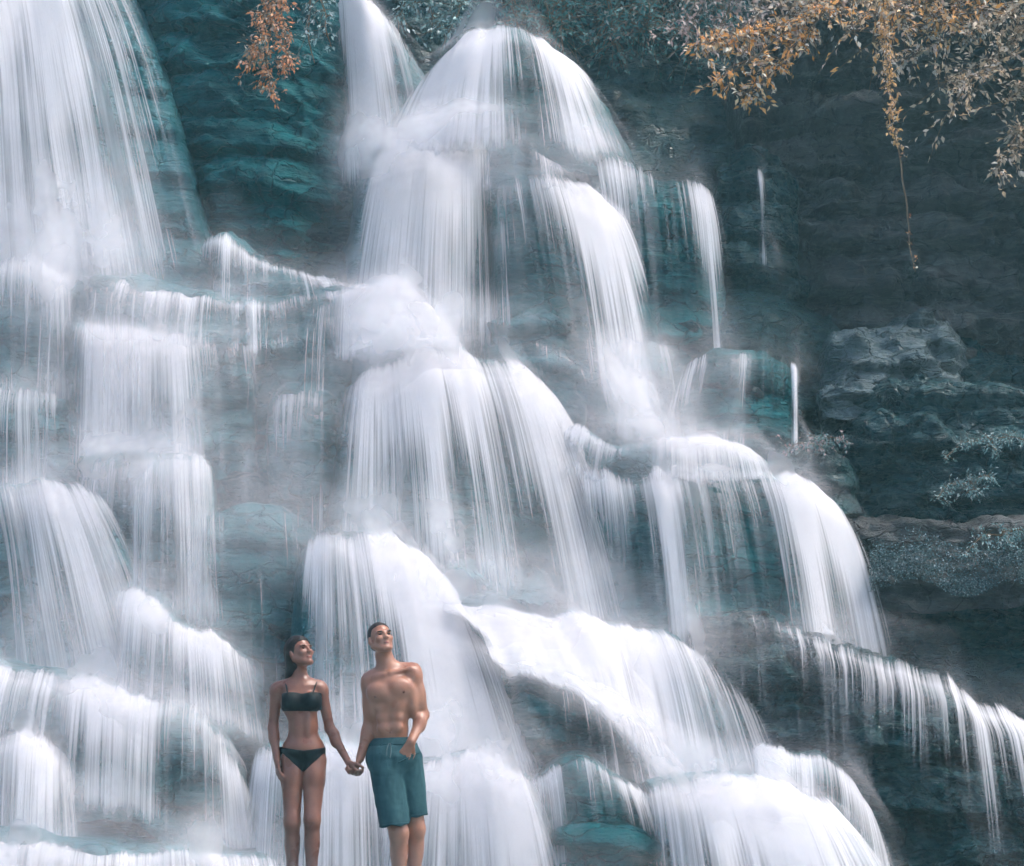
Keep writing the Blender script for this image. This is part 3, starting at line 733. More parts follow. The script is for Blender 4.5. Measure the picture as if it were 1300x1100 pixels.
def add_hand(Fd, wrist, direc, palm_n, thumb_side, curl, size=1.0, spread=0.12, thumb_curl=0.5):
    """palm and five separate fingers; palm_n points out of the palm, fingers curl towards it"""
    d = norm(direc); n = norm(np.asarray(palm_n) - d * (np.asarray(palm_n) @ d)); sd = np.cross(d, n) * thumb_side
    k = 0.007
    W = np.asarray(wrist, float)
    for i, (off, ln) in enumerate(((0.030, 0.092), (0.010, 0.096), (-0.010, 0.092), (-0.029, 0.082))):
        kn = W + size * (d * ln + sd * off)
        Fd.cone(W + sd * off * 0.5 * size + d * 0.015 * size, kn, 0.0135 * size, 0.0105 * size, 0.012)
        seg = (0.042, 0.027, 0.020) if i in (1, 2) else (0.038, 0.024, 0.018) if i == 0 else (0.032, 0.019, 0.016)
        p = kn; ang = 0.15
        for j, L in enumerate(seg):
            ang += curl * (0.8 if j == 0 else 1.0)
            v = norm(d * math.cos(ang) + n * math.sin(ang) + sd * off * spread / 0.03 * (1 if j == 0 else 0.3))
            q = p + v * L * size
            Fd.cone(p, q, (0.0098 - 0.0008 * j) * size, (0.009 - 0.0009 * j) * size, k)
            p = q
    b = W + size * (d * 0.028 + sd * 0.026 + n * 0.006)
    m = b + size * (d * 0.032 + sd * 0.026 + n * 0.012)
    e = m + size * norm(d * 0.9 + n * thumb_curl + sd * 0.15) * 0.030
    g = e + size * norm(d * 0.9 + n * (thumb_curl + 0.3) - sd * 0.1) * 0.024
    Fd.cone(b, m, 0.015 * size, 0.0115 * size, 0.012); Fd.cone(m, e, 0.0112 * size, 0.0102 * size, k); Fd.cone(e, g, 0.010 * size, 0.0085 * size, k)

def add_head(Fd, H, R, s=1.0, female=False):
    def T(x, y, z): return H + R @ (np.array([x, y, z]) * s)
    Fd.ell(T(0, .012, .036), np.array([.074, .094, .084]) * s, .01, R)
    Fd.ell(T(0, -.022, -.030), np.array([.058, .066, .078]) * s, .03, R)
    jw = .040 if female else .047
    for x in (-1, 1):
        Fd.cone(T(x * .058, .005, -.045), T(x * jw * .45, -.066, -.098), .020 * s, .017 * s, .025)      # jaw line
        Fd.ell(T(x * .040, -.066, -.022), np.array([.022, .018, .018]) * s, .02, R)                        # cheekbone
        Fd.cone(T(x * .045, -.076, .022), T(x * .012, -.086, .020), .009 * s, .009 * s, .012)           # brow ridge
        Fd.ell(T(x * .031, -.090, .004), np.array([.017, .014, .010]) * s, .008, R, sub=True)           # eye socket
        Fd.ell(T(x * .078, .012, -.006), np.array([.009, .019, .031]) * s, .006, R)                      # ear
    Fd.ell(T(0, -.080, -.098), np.array([.020, .016, .015]) * s, .02, R)
    Fd.cone(T(0, -.086, .012), T(0, -.104, -.028), .0080 * s, .0110 * s, .010)
    for x in (-1, 1): Fd.ell(T(x * .011, -.098, -.031), np.array([.009, .010, .008]) * s, .006, R)
    Fd.ell(T(0, -.088, -.060), np.array([.021, .010, .006]) * s, .006, R)
    Fd.ell(T(0, -.086, -.072), np.array([.018, .010, .007]) * s, .006, R)
    return T

def blob(name, parent, base, mat, c, r, R=None, seg=14):
    """a small rounded lump such as an eye, a lip or an eyebrow"""
    th = np.linspace(0, math.pi, 9)[:, None]; ph = np.linspace(0, 2 * math.pi, seg)[None]
    p = np.stack([np.sin(th) * np.cos(ph), np.sin(th) * np.sin(ph), np.cos(th) * np.ones_like(ph)], -1) * np.array(r)
    p = p @ (np.eye(3) if R is None else R).T + c - base
    return mesh_obj(name, p.reshape(-1, 3), grid_faces(9, seg), M[mat], parent)

def tube_mesh(paths, radii, k=5):
    V, Fq, b = [], [], 0
    for p, (r0, r1) in zip(paths, radii):
        p = np.asarray(p); n = len(p); tg = np.gradient(p, axis=0); tg /= np.linalg.norm(tg, axis=1, keepdims=True) + 1e-9
        a = np.cross(tg, np.array([.3, .9, .2])); a /= np.linalg.norm(a, axis=1, keepdims=True) + 1e-9; c = np.cross(tg, a)
        th = np.linspace(0, 2 * math.pi, k + 1)
        r = np.linspace(r0, r1, n)[:, None, None]
        q = p[:, None] + r * (np.cos(th)[None, :, None] * a[:, None] + np.sin(th)[None, :, None] * c[:, None])
        V.append(q.reshape(-1, 3)); Fq.append(grid_faces(n, k + 1) + b); b += n * (k + 1)
    return np.concatenate(V), np.concatenate(Fq)

def face_parts(o, base, T, R, s, brow='brow'):
    for x in (-1, 1):
        blob('eye', o, base, 'eye', T(x * .031, -.079, .003), np.array([.013, .006, .0055]) * s, R)
        blob('eyebrow', o, base, brow, T(x * .031, -.0895, .020), np.array([.019, .005, .0038]) * s, R)
    blob('lips', o, base, 'lip', T(0, -.0895, -.0655), np.array([.0165, .0080, .0075]) * s, R)

def finish(name, Fd, d, mat, base, parent=None, it=1):
    v, f = surface_nets(d, Fd.lo, Fd.h)
    v = relax(v, f, it)
    o = mesh_obj(name, v - base, f, M[mat], parent)
    if parent is None: o.location = base
    return o

def surf(Fd, p):
    """the front skin point straight ahead of p"""
    i = np.round((np.asarray(p) - Fd.lo) / Fd.h).astype(int)
    col = Fd.d[i[0], :, i[2]]; k = np.argmax(col < 0)
    return np.array([p[0], Fd.lo[1] + Fd.h * (k - .3), p[2]])

def px_of(q):
    """photograph pixel of a world point"""
    r = q - CAM
    z = r @ _FW
    return CX + F_PX * r[..., 0] / z, CY - F_PX * (r @ _UP) / z

VOX = 0.0062
HOLD = J(450.5, 979, -0.03)

def build_man():
    base = np.array([*J(515, 1143)[:2], GROUND_Z]); base[1] = PY0
    lo = np.array([J(440, 700)[0] - .02, PY0 - .36, GROUND_Z - .03]); hi = np.array([J(556, 700)[0] + .02, PY0 + .30, J(0, 782)[2]])
    B = Field(lo, hi, VOX)
    # trunk
    B.ell(J(498, 884), (.144, .110, .165), .03)
    B.ell(J(494, 868, .01), (.165, .085, .075), .05, rot(0, 0, .22))
    B.ell(J(496, 925, .005), (.112, .088, .150), .05)
    B.ell(J(499, 958, .01), (.152, .115, .105), .04)
    for x, z, sx in ((480, 880, -1), (511, 873, 1)):
        B.ell(J(x, z, -.083), (.072, .030, .050), .035, rot(sx * .25, 0, .15))          # chest muscles
    for x, z in ((486, 900), (505, 898), (486, 912), (505, 911), (487, 925), (505, 924)):
        B.ell(J(x, z, -.073), (.034, .020, .028), .028)                                  # stomach muscles
    for x, z in ((473, 893), (524, 888)):
        B.ell(J(x, z, .0), (.040, .075, .115), .03)
    B.cone(J(493, 850, .01), J(470, 862, .02), .050, .040, .04); B.cone(J(493, 850, .01), J(524, 850, .02), .050, .045, .04)
    for a, b in ((J(489, 857, -.075), J(471, 862, -.045)), (J(496, 855, -.075), J(522, 849, -.045))): B.cone(a, b, .010, .010, .026)
    # neck and head
    B.cone(J(494, 855, .01), J(487, 832, .0), .062, .056, .03)
    Hd = J(483.5, 812.5, -.015); R = rot(math.radians(24), math.radians(24), math.radians(-4)); sh = .93
    T = add_head(B, Hd, R, sh)
    # arm that holds her hand
    s1, e1, w1 = J(469, 869, .0), J(469.5, 921, .03), J(457.5, 963, -.02)
    B.ell(s1, (.052, .058, .064), .03); B.cone(s1, e1, .049, .040, .02); B.ell(s1 * .5 + e1 * .5 + [0, -.012, 0], (.042, .046, .085), .02)
    B.cone(e1, w1, .040, .027, .02); B.ell(e1 * .7 + w1 * .3, (.041, .041, .075), .02)
    add_hand(B, w1, HOLD + [-.004, .0, -.012] - w1, (-.9, .25, .0), 1, 1.05, .92)
    # arm with the hand in the pocket
    s2, e2, w2 = J(524.5, 859, .0), J(537, 908, .05), J(523, 942, -.10)
    B.ell(s2 + [.005, 0, 0], (.056, .060, .068), .035); B.cone(s2, e2, .047, .036, .02); B.ell(s2 * .5 + e2 * .5 + [0, -.010, 0], (.044, .048, .090), .03)
    B.cone(e2, w2, .036, .028, .02); B.ell(e2 * .7 + w2 * .3, (.039, .040, .060), .03)
    add_hand(B, w2, (-.045, .0, -.09), (-.25, 1, .0), 1, .22, 1.0, thumb_curl=.1)
    # legs
    for hx, hz, hy, kx, kz, ky, ax in ((487, 972, -.01, 507, 1058, -.05, 507), (514, 970, .03, 527, 1054, .06, 524)):
        h, k, a = J(hx, hz, hy), J(kx, kz, ky), J(ax, 1130, ky + .03); a[2] = GROUND_Z + .075
        B.cone(h, k, .088, .060, .03); B.cone(k, a, .0595, .038, .02)
        B.ell(k * .68 + a * .32 + [0, .025, 0], (.055, .058, .115), .02); B.ell(k + [0, -.030, 0], (.034, .020, .050), .045)
        f = a.copy(); f[2] = GROUND_Z + .030
        B.cone(f + [0, .035, 0], f + [.01, -.13, -.006], .034, .030, .02); B.cone(a, f + [0, .01, 0], .038, .036, .02)
        for j in range(5):
            tb = f + [.01 + (-.032 + .016 * j), -.145, -.010]
            B.cone(tb, tb + [0, -.045 + .005 * abs(j - 1), -.006], .0125, .0105, .008)
    man = finish('person', B, B.d, 'skin_man', base)
    tag(man, 'bare-chested person in teal shorts gazing up, one hand in a pocket', 'person', 'swimmers at the falls')
    face_parts(man, base, T, R, sh)
    for x, z in ((478, 885), (513.5, 879)): blob('nipple', man, base, 'lip_dull', surf(B, J(x, z)), (.011, .004, .010))
    blob('navel', man, base, 'lip_dull', surf(B, J(496.5, 930)), (.007, .003, .008))  # dark skin blob stands in for the shaded hollow
    # hair: a close cap
    Hf = Field(Hd - .15, Hd + .16, .005)
    Hf.ell(T(0, .014, .040), np.array([.0770, .0970, .0870]) * sh, .005, R)
    Hf.ell(T(0, .03, -.02), np.array([.062, .070, .060]) * sh, .02, R)
    q = np.stack(Hf.axes(), -1); l = (q - Hd) @ R / sh
    line = np.interp(l[..., 1], [-.09, -.07, -.03, -.005, .02, .05, .11], [.078, .074, .058, .010, .000, -.030, -.055])
    cut = line - l[..., 2] + .004 * vnoise(q * 90, 6)
    d = np.maximum(Hf.d + .0022 * vnoise(q * 170, 5), cut)
    finish('hair', Hf, d, 'hair_man', base, man)
    # shorts
    Sf = Field(np.array([lo[0], lo[1], J(0, 1062)[2]]), np.array([hi[0], hi[1], J(0, 925)[2]]), VOX)
    Sf.ell(J(499, 960, .01), (.170, .132, .150), .03)
    Sf.cone(J(488, 965, -.02), J(505.5, 1064, -.07), .108, .093, .03); Sf.cone(J(515, 965, .03), J(528, 1062, .06), .106, .080, .006)
    q = np.stack(Sf.axes(), -1); ix, iy = px_of(q)
    fold = .010 * fbm(np.stack([q[..., 0] * 13 + q[..., 2] * 3, q[..., 1] * 13, q[..., 2] * 3.5], -1), 3, 61) + .004 * fbm(q * np.array([20, 20, 34]), 2, 63)
    hem = (iy - (1050 - (ix - 487) * .10 - 9 * sstep(519, 523, ix) + 1.2 * np.sin(ix * .3))) / S
    top = ((938 - (ix - 475) * .02) - iy) / S
    d = np.maximum(np.maximum(Sf.d + fold, hem), top)
    sh_o = finish('shorts', Sf, d, 'shorts', base, man)
    Sf2 = Field(Sf.lo, Sf.lo, 1.0); Sf2.lo, Sf2.h, Sf2.n, Sf2.d = Sf.lo, Sf.h, Sf.n, d
    band = np.maximum(np.maximum(Sf.d - .004 + .3 * fold, (iy - 947 + (ix - 475) * .02) / S), top - .006)
    finish('waistband', Sf, band, 'shorts_dark', base, sh_o)
    hm = np.maximum(np.maximum(Sf.d - .003 + fold, hem - .002), (1046.5 - (ix - 487) * .10 - 9 * sstep(519, 523, ix) - iy) / S)
    finish('hem', Sf, hm, 'shorts_dark', base, sh_o)
    pk = np.maximum(np.maximum(Sf.d - .006 + fold, np.abs((ix - 527) * .45 + (iy - 958) * .9) / S - .006), np.maximum((505 - ix) / S, q[..., 1] - PY0 - .02))
    finish('pocket', Sf, pk, 'shorts_dark', base, sh_o)
    for dx, dl in ((-2.2, 15), (1.5, 18)):
        p0 = surf(Sf2, J(496 + dx * .4, 944)); p1 = surf(Sf2, J(495 + dx, 944 + dl)); tt = np.linspace(0, 1, 8)[:, None]
        line_ = p0 * (1 - tt) + p1 * tt + np.array([0, -.010, 0]); line_[:, 0] += .006 * np.sin(tt[:, 0] * 3) * np.sign(dx)
        v_, f_ = tube_mesh([line_], [(.0035, .003)])
        mesh_obj('drawstring', v_ - base, f_, M['cord'], sh_o)
    return man

def build_woman():
    base = np.array([*J(384, 1143)[:2], GROUND_Z]); base[1] = PY0
    lo = np.array([J(332, 700)[0] - .02, PY0 - .34, GROUND_Z - .03]); hi = np.array([J(470, 700)[0] + .02, PY0 + .30, J(0, 796)[2]])
    B = Field(lo, hi, VOX)
    B.ell(J(381, 889), (.122, .092, .135), .03)
    B.ell(J(380, 873, .01), (.138, .070, .055), .04)
    B.ell(J(385, 922, .0), (.094, .078, .13), .045)
    B.ell(J(385, 950, .015), (.132, .105, .095), .05)
    B.ell(J(385, 962, .05), (.130, .085, .090), .04)
    for x in (370.5, 397.5): B.ell(J(x, 890, -.072), (.056, .052, .055), .02)
    for x in (380, 392): B.ell(J(x, 920, -.064), (.026, .018, .075), .02)
    B.cone(J(380, 868, .01), J(357, 872, .015), .036, .034, .04); B.cone(J(380, 868, .01), J(405, 871, .015), .036, .034, .04)
    for a, b in ((J(377, 872, -.062), J(359, 872, -.03)), (J(387, 872, -.062), J(405, 871, -.03))): B.cone(a, b, .010, .010, .014)
    B.cone(J(381, 869, .015), J(381, 843, .005), .046, .042, .03)
    Hd = J(381, 829, -.01); R = rot(math.radians(46), math.radians(20), 0); sh = .90
    T = add_head(B, Hd, R, sh, True)
    # arm at her side
    s1, e1, w1 = J(351, 877, .015), J(346, 924, .03), J(352, 964, -.03)
    B.ell(s1, (.044, .048, .052), .025); B.cone(s1, e1, .039, .031, .02); B.cone(e1, w1, .032, .022, .02); B.ell(e1 * .72 + w1 * .28, (.033, .033, .06), .02)
    add_hand(B, w1, (.012, -.01, -.09), (.9, .35, 0), -1, .28, .90)
    # arm that reaches to him
    s2, e2, w2 = J(408, 877, .015), J(418, 925, .03), J(442.5, 968, -.02)
    B.ell(s2, (.042, .048, .050), .025); B.cone(s2, e2, .038, .030, .02); B.cone(e2, w2, .031, .022, .02); B.ell(e2 * .72 + w2 * .28, (.032, .032, .06), .02)
    add_hand(B, w2, HOLD + [.004, -.022, -.012] - w2, (.9, .45, 0), 1, 1.05, .88)
    for hx, hz, kx, kz, ky, ax, sx in ((371, 965, 371.5, 1043, -.03, 371, -1), (399, 966, 397.5, 1041, -.055, 395.5, 1)):
        h, k, a = J(hx, hz, .015), J(kx, kz, ky), J(ax, 1130, ky + .04); a[2] = GROUND_Z + .07
        B.cone(h, k, .077, .050, .008); B.ell(h * .72 + k * .28, (.073, .080, .13), .010)
        B.cone(k, a, .0495, .031, .02); B.ell(k * .68 + a * .32 + [0, .022, 0], (.047, .050, .105), .02); B.ell(k + [0, -.026, 0], (.028, .016, .042), .045)
        f = a.copy(); f[2] = GROUND_Z + .026
        B.cone(f + [0, .03, 0], f + [sx * .008, -.115, -.005], .029, .026, .02); B.cone(a, f + [0, .01, 0], .031, .031, .02)
        for j in range(5):
            tb = f + [sx * .008 + (-.027 + .0135 * j), -.128, -.008]
            B.cone(tb, tb + [0, -.036, -.005], .0108, .009, .007)
    w = finish('person', B, B.d, 'skin_woman', base)
    tag(w, 'long-haired person in a dark bikini holding hands and looking up', 'person', 'swimmers at the falls')
    face_parts(w, base, T, R, sh)
    blob('navel', w, base, 'lip_dull', surf(B, J(386.5, 930)), (.005, .003, .008))  # darker blob painted in place of a shaded hollow
    q = np.stack(B.axes(), -1); ix, iy = px_of(q); Y = q[..., 1] - PY0
    # bikini
    near = np.abs(B.d) < .03
    edge = 881 + 2.2 * np.abs(np.sin((ix - 384) / 27 * math.pi)) * -1 + 3 * sstep(-.02, .06, Y)
    tp = np.maximum(np.maximum(edge - iy, iy - 903 + 3 * sstep(-.02, .06, Y)) / S, np.maximum(357.5 - ix, ix - 408.5) / S)
    top = finish('bikini_top', B, np.where(near, np.maximum(B.d - .006, tp), .1), 'bikini', base, w, 2)
    for x0, x1 in ((368, 362), (399, 403)):
        t_ = np.linspace(0, 1, 9)[:, None]
        pa = J(x0, 884, -.118) * (1 - t_) + J(x1, 866, -.018) * t_; pa[:, 1] -= .030 * np.sin(t_[:, 0] * math.pi) * 0 ; pa[:, 2] += .012 * np.sin(t_[:, 0] * math.pi)
        pb = pa[-1] * (1 - t_) + J(x1 + 2, 884, .088) * t_; pb[:, 2] += .045 * np.sin(t_[:, 0] * math.pi)
        v_, f_ = tube_mesh([np.concatenate([pa, pb[1:]])], [(.0045, .0045)])
        mesh_obj('strap', v_ - base, f_, M['bikini'], top)
    f1 = (ix - 385)
    low = 947 + .012 * f1 ** 2 * 0 + 0
    front = np.maximum((950 + .05 * np.abs(f1) * -3 + 3 - iy) / S, (iy - (981 - .95 * np.abs(f1) ** 1.0 * .98)) / S)
    backp = np.maximum((948 - iy) / S, (iy - (985 - .55 * np.abs(f1))) / S)
    bt = np.maximum(np.where(Y < .0, front, backp), (np.abs(f1 + 1) - 29.5 - 40 * (np.abs(iy - 965) > 22)) / S)
    finish('bikini_bottom', B, np.where(near, np.maximum(B.d - .006, bt), .1), 'bikini', base, w, 2)
    # hair: combed back, wet, down to the shoulder blades
    Hf = Field(Hd - [.17, .17, .27], Hd + [.17, .22, .16], .0055)
    Hf.ell(T(0, .018, .038), np.array([.0840, .1030, .0930]) * sh, .005, R)
    Hf.ell(T(0, .055, -.02), np.array([.074, .066, .100]) * sh, .03, R)
    nk = J(369, 858, .06)
    Hf.cone(T(0, .07, -.03), nk, .054, .042, .03); Hf.cone(nk, nk + [-.004, .025, -.085], .042, .024, .02)
    Hf.cone(T(-.062, .035, -.01), J(366, 862, .025), .026, .022, .02)
    q = np.stack(Hf.axes(), -1); l = (q - Hd) @ R / sh
    line = np.interp(l[..., 1], [-.095, -.075, -.04, -.015, .005, .03], [.068, .064, .046, -.005, -.10, -.40])
    face = line - l[..., 2] + .004 * vnoise(q * 80, 8)
    d = np.maximum(Hf.d + .005 * fbm(np.stack([q[..., 0] * 55, q[..., 1] * 55, q[..., 2] * 7], -1), 2, 71), face)
    finish('hair', Hf, d, 'hair_woman', base, w)
    return w

build_man(); build_woman()
# ------------------------------------------------------------------ pool and standing rock
def standing_rock():
    n, m = 60, 26
    th = np.linspace(0, 2 * math.pi, n)[None]; r = np.linspace(0, 1, 14)[:, None]
    c = J(448, 1143)
    rad = 1 + .18 * fbm(np.stack([np.cos(th) * 1.3, np.sin(th) * 1.3, th * 0 + 4], -1), 3, 81)
    top = np.stack([c[0] + 1.05 * rad * r * np.cos(th), PY0 - .02 + .55 * rad * r * np.sin(th), np.full_like(th * r, GROUND_Z + .004)], -1)
    top[..., 2] -= .05 * r ** 4 + .012 * np.abs(fbm(top * 6, 3, 83)) * sstep(.45, .8, r)
    side = []
    for z in np.linspace(.06, .75, 10):
        p = top[-1:].copy(); p[..., 0] += (p[..., 0] - c[0]) * .18 * z; p[..., 1] += (p[..., 1] - PY0) * .25 * z; p[..., 2] -= z
        side.append(p)
    pts = np.concatenate([top] + side)
    nz = rock_noise(pts, .25, 87) * np.concatenate([np.zeros(14), np.linspace(.2, 1, 10)])[:, None]
    pts[..., 0] += nz * np.cos(th); pts[..., 1] += nz * np.sin(th)
    o = mesh_obj('rock_ledge', pts.reshape(-1, 3), grid_faces(len(pts), n)[:, ::-1], M['veiled'])
    tag(o, 'flat wet rock the two swimmers stand on', 'rock', 'rocks of the stepped waterfall')
standing_rock()

def pool():
    nx, ny = 120, 90
    x, y = np.meshgrid(np.linspace(-9.5, 9.5, nx), np.linspace(-16, 2.6, ny))
    z = GROUND_Z - .38 + .03 * fbm(np.stack([x * 1.3, y * 1.3, x * 0], -1), 3, 91)
    t = NT('pool_water')
    geo = t.n('ShaderNodeNewGeometry').outputs['Position']
    b = t.n('ShaderNodeBsdfPrincipled')
    t.set(b, 'Base Color', t.mix(t.ramp(t.noise(geo, 1.2, 4), .4, .65), (.02, .09, .10), (.30, .38, .40))); t.set(b, 'Roughness', .15)
    t.set(b, 'Normal', t.bump(t.noise(geo, 7, 3), .4, .05)); t.surf(b.outputs[0])
    o = mesh_obj('pool_water', np.stack([x, y, z], -1).reshape(-1, 3), grid_faces(ny, nx)[:, ::-1], t.m)
    tag(o, 'shallow pool at the foot of the falls', kind='structure')
pool()

# ------------------------------------------------------------------ plants
def leaf_material(name, trans=0.35, rough=0.5):
    t = NT(name)
    at = t.n('ShaderNodeAttribute', attribute_name='tint').outputs['Color']
    b = t.n('ShaderNodeBsdfPrincipled'); t.set(b, 'Base Color', at); t.set(b, 'Roughness', rough)
    tr = t.n('ShaderNodeBsdfTranslucent'); t.set(tr, 'Color', at)
    mx = t.n('ShaderNodeMixShader'); t.set(mx, 0, trans)
    t.t.links.new(b.outputs[0], mx.inputs[1]); t.t.links.new(tr.outputs[0], mx.inputs[2])
    return t.surf(mx.outputs[0])
M['leaf'] = leaf_material('leaf_tissue')
tb = NT('brown_bark'); _b = tb.n('ShaderNodeBsdfPrincipled'); tb.set(_b, 'Base Color', tb.mix(tb.noise(tb.n('ShaderNodeNewGeometry').outputs['Position'], 30, 3), (.10, .06, .035), (.24, .16, .09))); tb.set(_b, 'Roughness', .8)
M['bark'] = tb.surf(_b.outputs[0])

def leaf_mesh(pos, direc, size, col, width=0.42, fold=0.18):
    """one folded four-triangle leaf for each position"""
    n = len(pos); d = direc / (np.linalg.norm(direc, axis=1, keepdims=True) + 1e-9)
    up = rng.normal(size=(n, 3)) * .6 + np.array([0, -.7, .6])
    sd = np.cross(d, up); sd /= np.linalg.norm(sd, axis=1, keepdims=True) + 1e-9
    nm = np.cross(sd, d)
    s = size[:, None]; w = width * (0.8 + .4 * rng.random((n, 1)))
    v = np.stack([pos, pos + s * (.45 * d - .5 * w * sd + fold * .5 * nm), pos + s * (.5 * d), pos + s * (.45 * d + .5 * w * sd + fold * .5 * nm), pos + s * (d - .12 * nm)], 1)
    f = np.array([[0, 2, 1], [0, 3, 2], [1, 2, 4], [2, 3, 4]])[None] + 5 * np.arange(n)[:, None, None]
    return v.reshape(-1, 3), f.reshape(-1, 3), np.repeat(col, 5, 0)

def palette(cols, n, jit=.25):
    c = np.array([q[:3] for q in cols]); p = np.array([q[3] for q in cols], float)
    return c[rng.choice(len(c), n, p=p / p.sum())] * (1 + jit * (rng.random((n, 1)) - .5) * 2)

PAL_ORANGE = [(.75, .30, .10, 4), (.80, .42, .20, 3), (.55, .26, .16, 2), (.75, .62, .50, 2), (.25, .28, .22, 1)]
PAL_ORANGE_SUNLIT = [(.88, .46, .14, 4), (.85, .62, .36, 3), (.66, .50, .40, 2), (.86, .78, .66, 2), (.34, .34, .28, 1)]  # leaf colours brightened to stand in for stronger sunlight
PAL_PALE = [(.18, .32, .32, 3), (.32, .46, .46, 2), (.07, .17, .18, 3), (.60, .68, .68, .6)]
PAL_TEAL = [(.02, .12, .12, 3), (.05, .20, .20, 3), (.12, .28, .27, 2), (.25, .30, .28, 1)]
PAL_GREY = [(.46, .38, .28, 3), (.60, .48, .34, 3), (.70, .58, .44, 2), (.30, .27, .21, 1)]
PAL_MOSS_GLINT = [(.05, .11, .12, 4), (.11, .20, .22, 3), (.34, .43, .45, 1.2), (.02, .05, .06, 3)]  # the few pale grains are glints painted in among the moss

def shrub(label, branches, Y, per, size, pal, spread=.12, name='hanging_shrub', cat='shrub', droop=.5, stem_r=.012, depth=.25, twigs=3, group='plants rooted in the cliff'):
    """branches: pixel polylines from the root out; leaves cluster on short twigs along them"""
    paths, radii, pos, dr = [], [], [], []
    root = None
    for br in branches:
        c = resample(br, 26); t = np.linspace(0, 1, 26)
        y = Y + depth * .5 - depth * t + .05 * vnoise(np.stack([t * 4, t * 0 + len(paths), t * 0], -1), 95)
        p = P(c[:, 0], c[:, 1], y)
        p += .02 * np.stack([vnoise(p * 5, 96), vnoise(p * 5, 97), vnoise(p * 5, 98)], -1)
        if root is None: root = p[0].copy()
        paths.append(p); radii.append((stem_r, stem_r * .35))
        for k in range(int(per * twigs)):
            i = rng.integers(3, 26); tip = p[i] + rng.normal(size=3) * spread * np.array([1, .8, .9]) + np.array([0, -.03, -spread * droop])
            tw = np.linspace(0, 1, 6)[:, None]; q = p[i] * (1 - tw) + tip * tw; q[:, 2] -= .03 * (tw[:, 0] * (1 - tw[:, 0])) * -2
            paths.append(q); radii.append((stem_r * .3, stem_r * .12))
            m = rng.integers(5, 10)
            tt = rng.random(m)[:, None]
            pos.append(p[i] * (1 - tt) + tip * tt + rng.normal(size=(m, 3)) * .012)
            dr.append((tip - p[i])[None] * 1.5 / spread * .5 + rng.normal(size=(m, 3)) * .8 + np.array([0, -.2, -droop]))
    pos = np.concatenate(pos); dr = np.concatenate(dr); n = len(pos)
    e = bpy.data.objects.new(name, None); COL.objects.link(e); e.location = root
    tag(e, label, cat, group)
    v, f, c = leaf_mesh(pos, dr, size * (.6 + .8 * rng.random(n)), palette(pal, n))
    mesh_obj('crown', v - root, f, M['leaf'], e, smooth=False, attrs={'tint': c})
    v, f = tube_mesh(paths, radii)
    mesh_obj('trunk', v - root, f, M['bark'], e)
    return e

shrub('orange leaved shrub hanging down the dark buttress', [[(352, -40), (345, 20), (338, 70), (345, 118)], [(352, -40), (360, 30), (365, 85)], [(350, -30), (330, 40), (318, 85)]], 5.75, 22, .045, PAL_ORANGE, .10)
shrub('pale grey leaved tuft beside the orange shrub', [[(400, -30), (392, 30), (398, 80)], [(400, -30), (412, 20), (420, 60)]], 5.85, 8, .05, PAL_PALE, .08, droop=.8)
shrub('pale green tuft above the chute of water', [[(560, -30), (545, 10), (560, 35)], [(560, -30), (520, 0), (505, 20)], [(570, -30), (585, 10), (570, 40)]], 7.0, 16, .055, PAL_PALE, .12)
# foliage on the brink behind the dome
for lab, x, sc, pl in (('dark teal bush on the brink behind the domed fall', 640, 1.0, PAL_TEAL), ('drooping teal bush between dome and orange branches', 760, 1.2, PAL_TEAL), ('dull green bush under the orange branches', 860, 1.2, PAL_TEAL + [(.4, .3, .25, 2)])):
    shrub(lab, [[(x, -80), (x - 30, -20), (x - 50, 40)], [(x, -80), (x + 10, -10), (x + 20, 55)], [(x, -80), (x + 45, -20), (x + 60, 35)]], 8.2, 40 * sc, .060, pl, .26, depth=.5, name='bush', cat='bush')
# the orange canopy spilling in over the dark wall
shrub('long orange branch reaching out towards the domed fall', [[(1180, -70), (1080, -10), (1000, 40), (940, 85), (905, 105)], [(1080, -20), (1010, 60), (975, 95), (940, 125)], [(1000, 30), (930, 50), (890, 55)]], 6.0, 26, .066, PAL_ORANGE_SUNLIT + [(.85, .38, .08, 3)], .15, droop=.35, stem_r=.02)
shrub('sunlit cream and orange branch over the slate wall', [[(1330, -90), (1220, -30), (1140, 5), (1070, 40)], [(1300, -80), (1180, 0), (1110, 55)], [(1330, -60), (1250, 0), (1190, 30)]], 5.7, 36, .066, PAL_ORANGE_SUNLIT, .20, droop=.35, stem_r=.02)
shrub('cream leaved spray along the brink above the slate wall', [[(1340, -100), (1240, -40), (1150, -10), (1060, 5), (990, 10)], [(1340, -60), (1260, 10), (1200, 50), (1150, 75)], [(1100, -60), (1040, -10), (1000, 30)]], 6.3, 36, .062, [(.80, .66, .50, 3), (.75, .55, .38, 3), (.60, .56, .50, 2), (.85, .80, .74, 2)], .20, droop=.3)  # cream leaves stand in for the warm haze glow in this corner
shrub('dull rosy branch hanging by the orange leaves', [[(960, -70), (930, 0), (900, 60)], [(940, -60), (890, -10), (865, 40)], [(980, -60), (960, 20), (950, 60)]], 6.6, 20, .060, [(.50, .36, .32, 3), (.62, .52, .48, 2), (.30, .30, .28, 2)], .16, droop=.4)
shrub('hazy grey leaved branch at the edge of the slate wall', [[(1380, -40), (1310, 30), (1250, 80), (1190, 105)], [(1380, 0), (1320, 90), (1275, 130)], [(1390, 40), (1330, 140), (1290, 175)], [(1350, -60), (1290, 10), (1230, 40)]], 5.5, 24, .060, PAL_GREY + [(.65, .45, .28, 2)], .17, droop=.3)
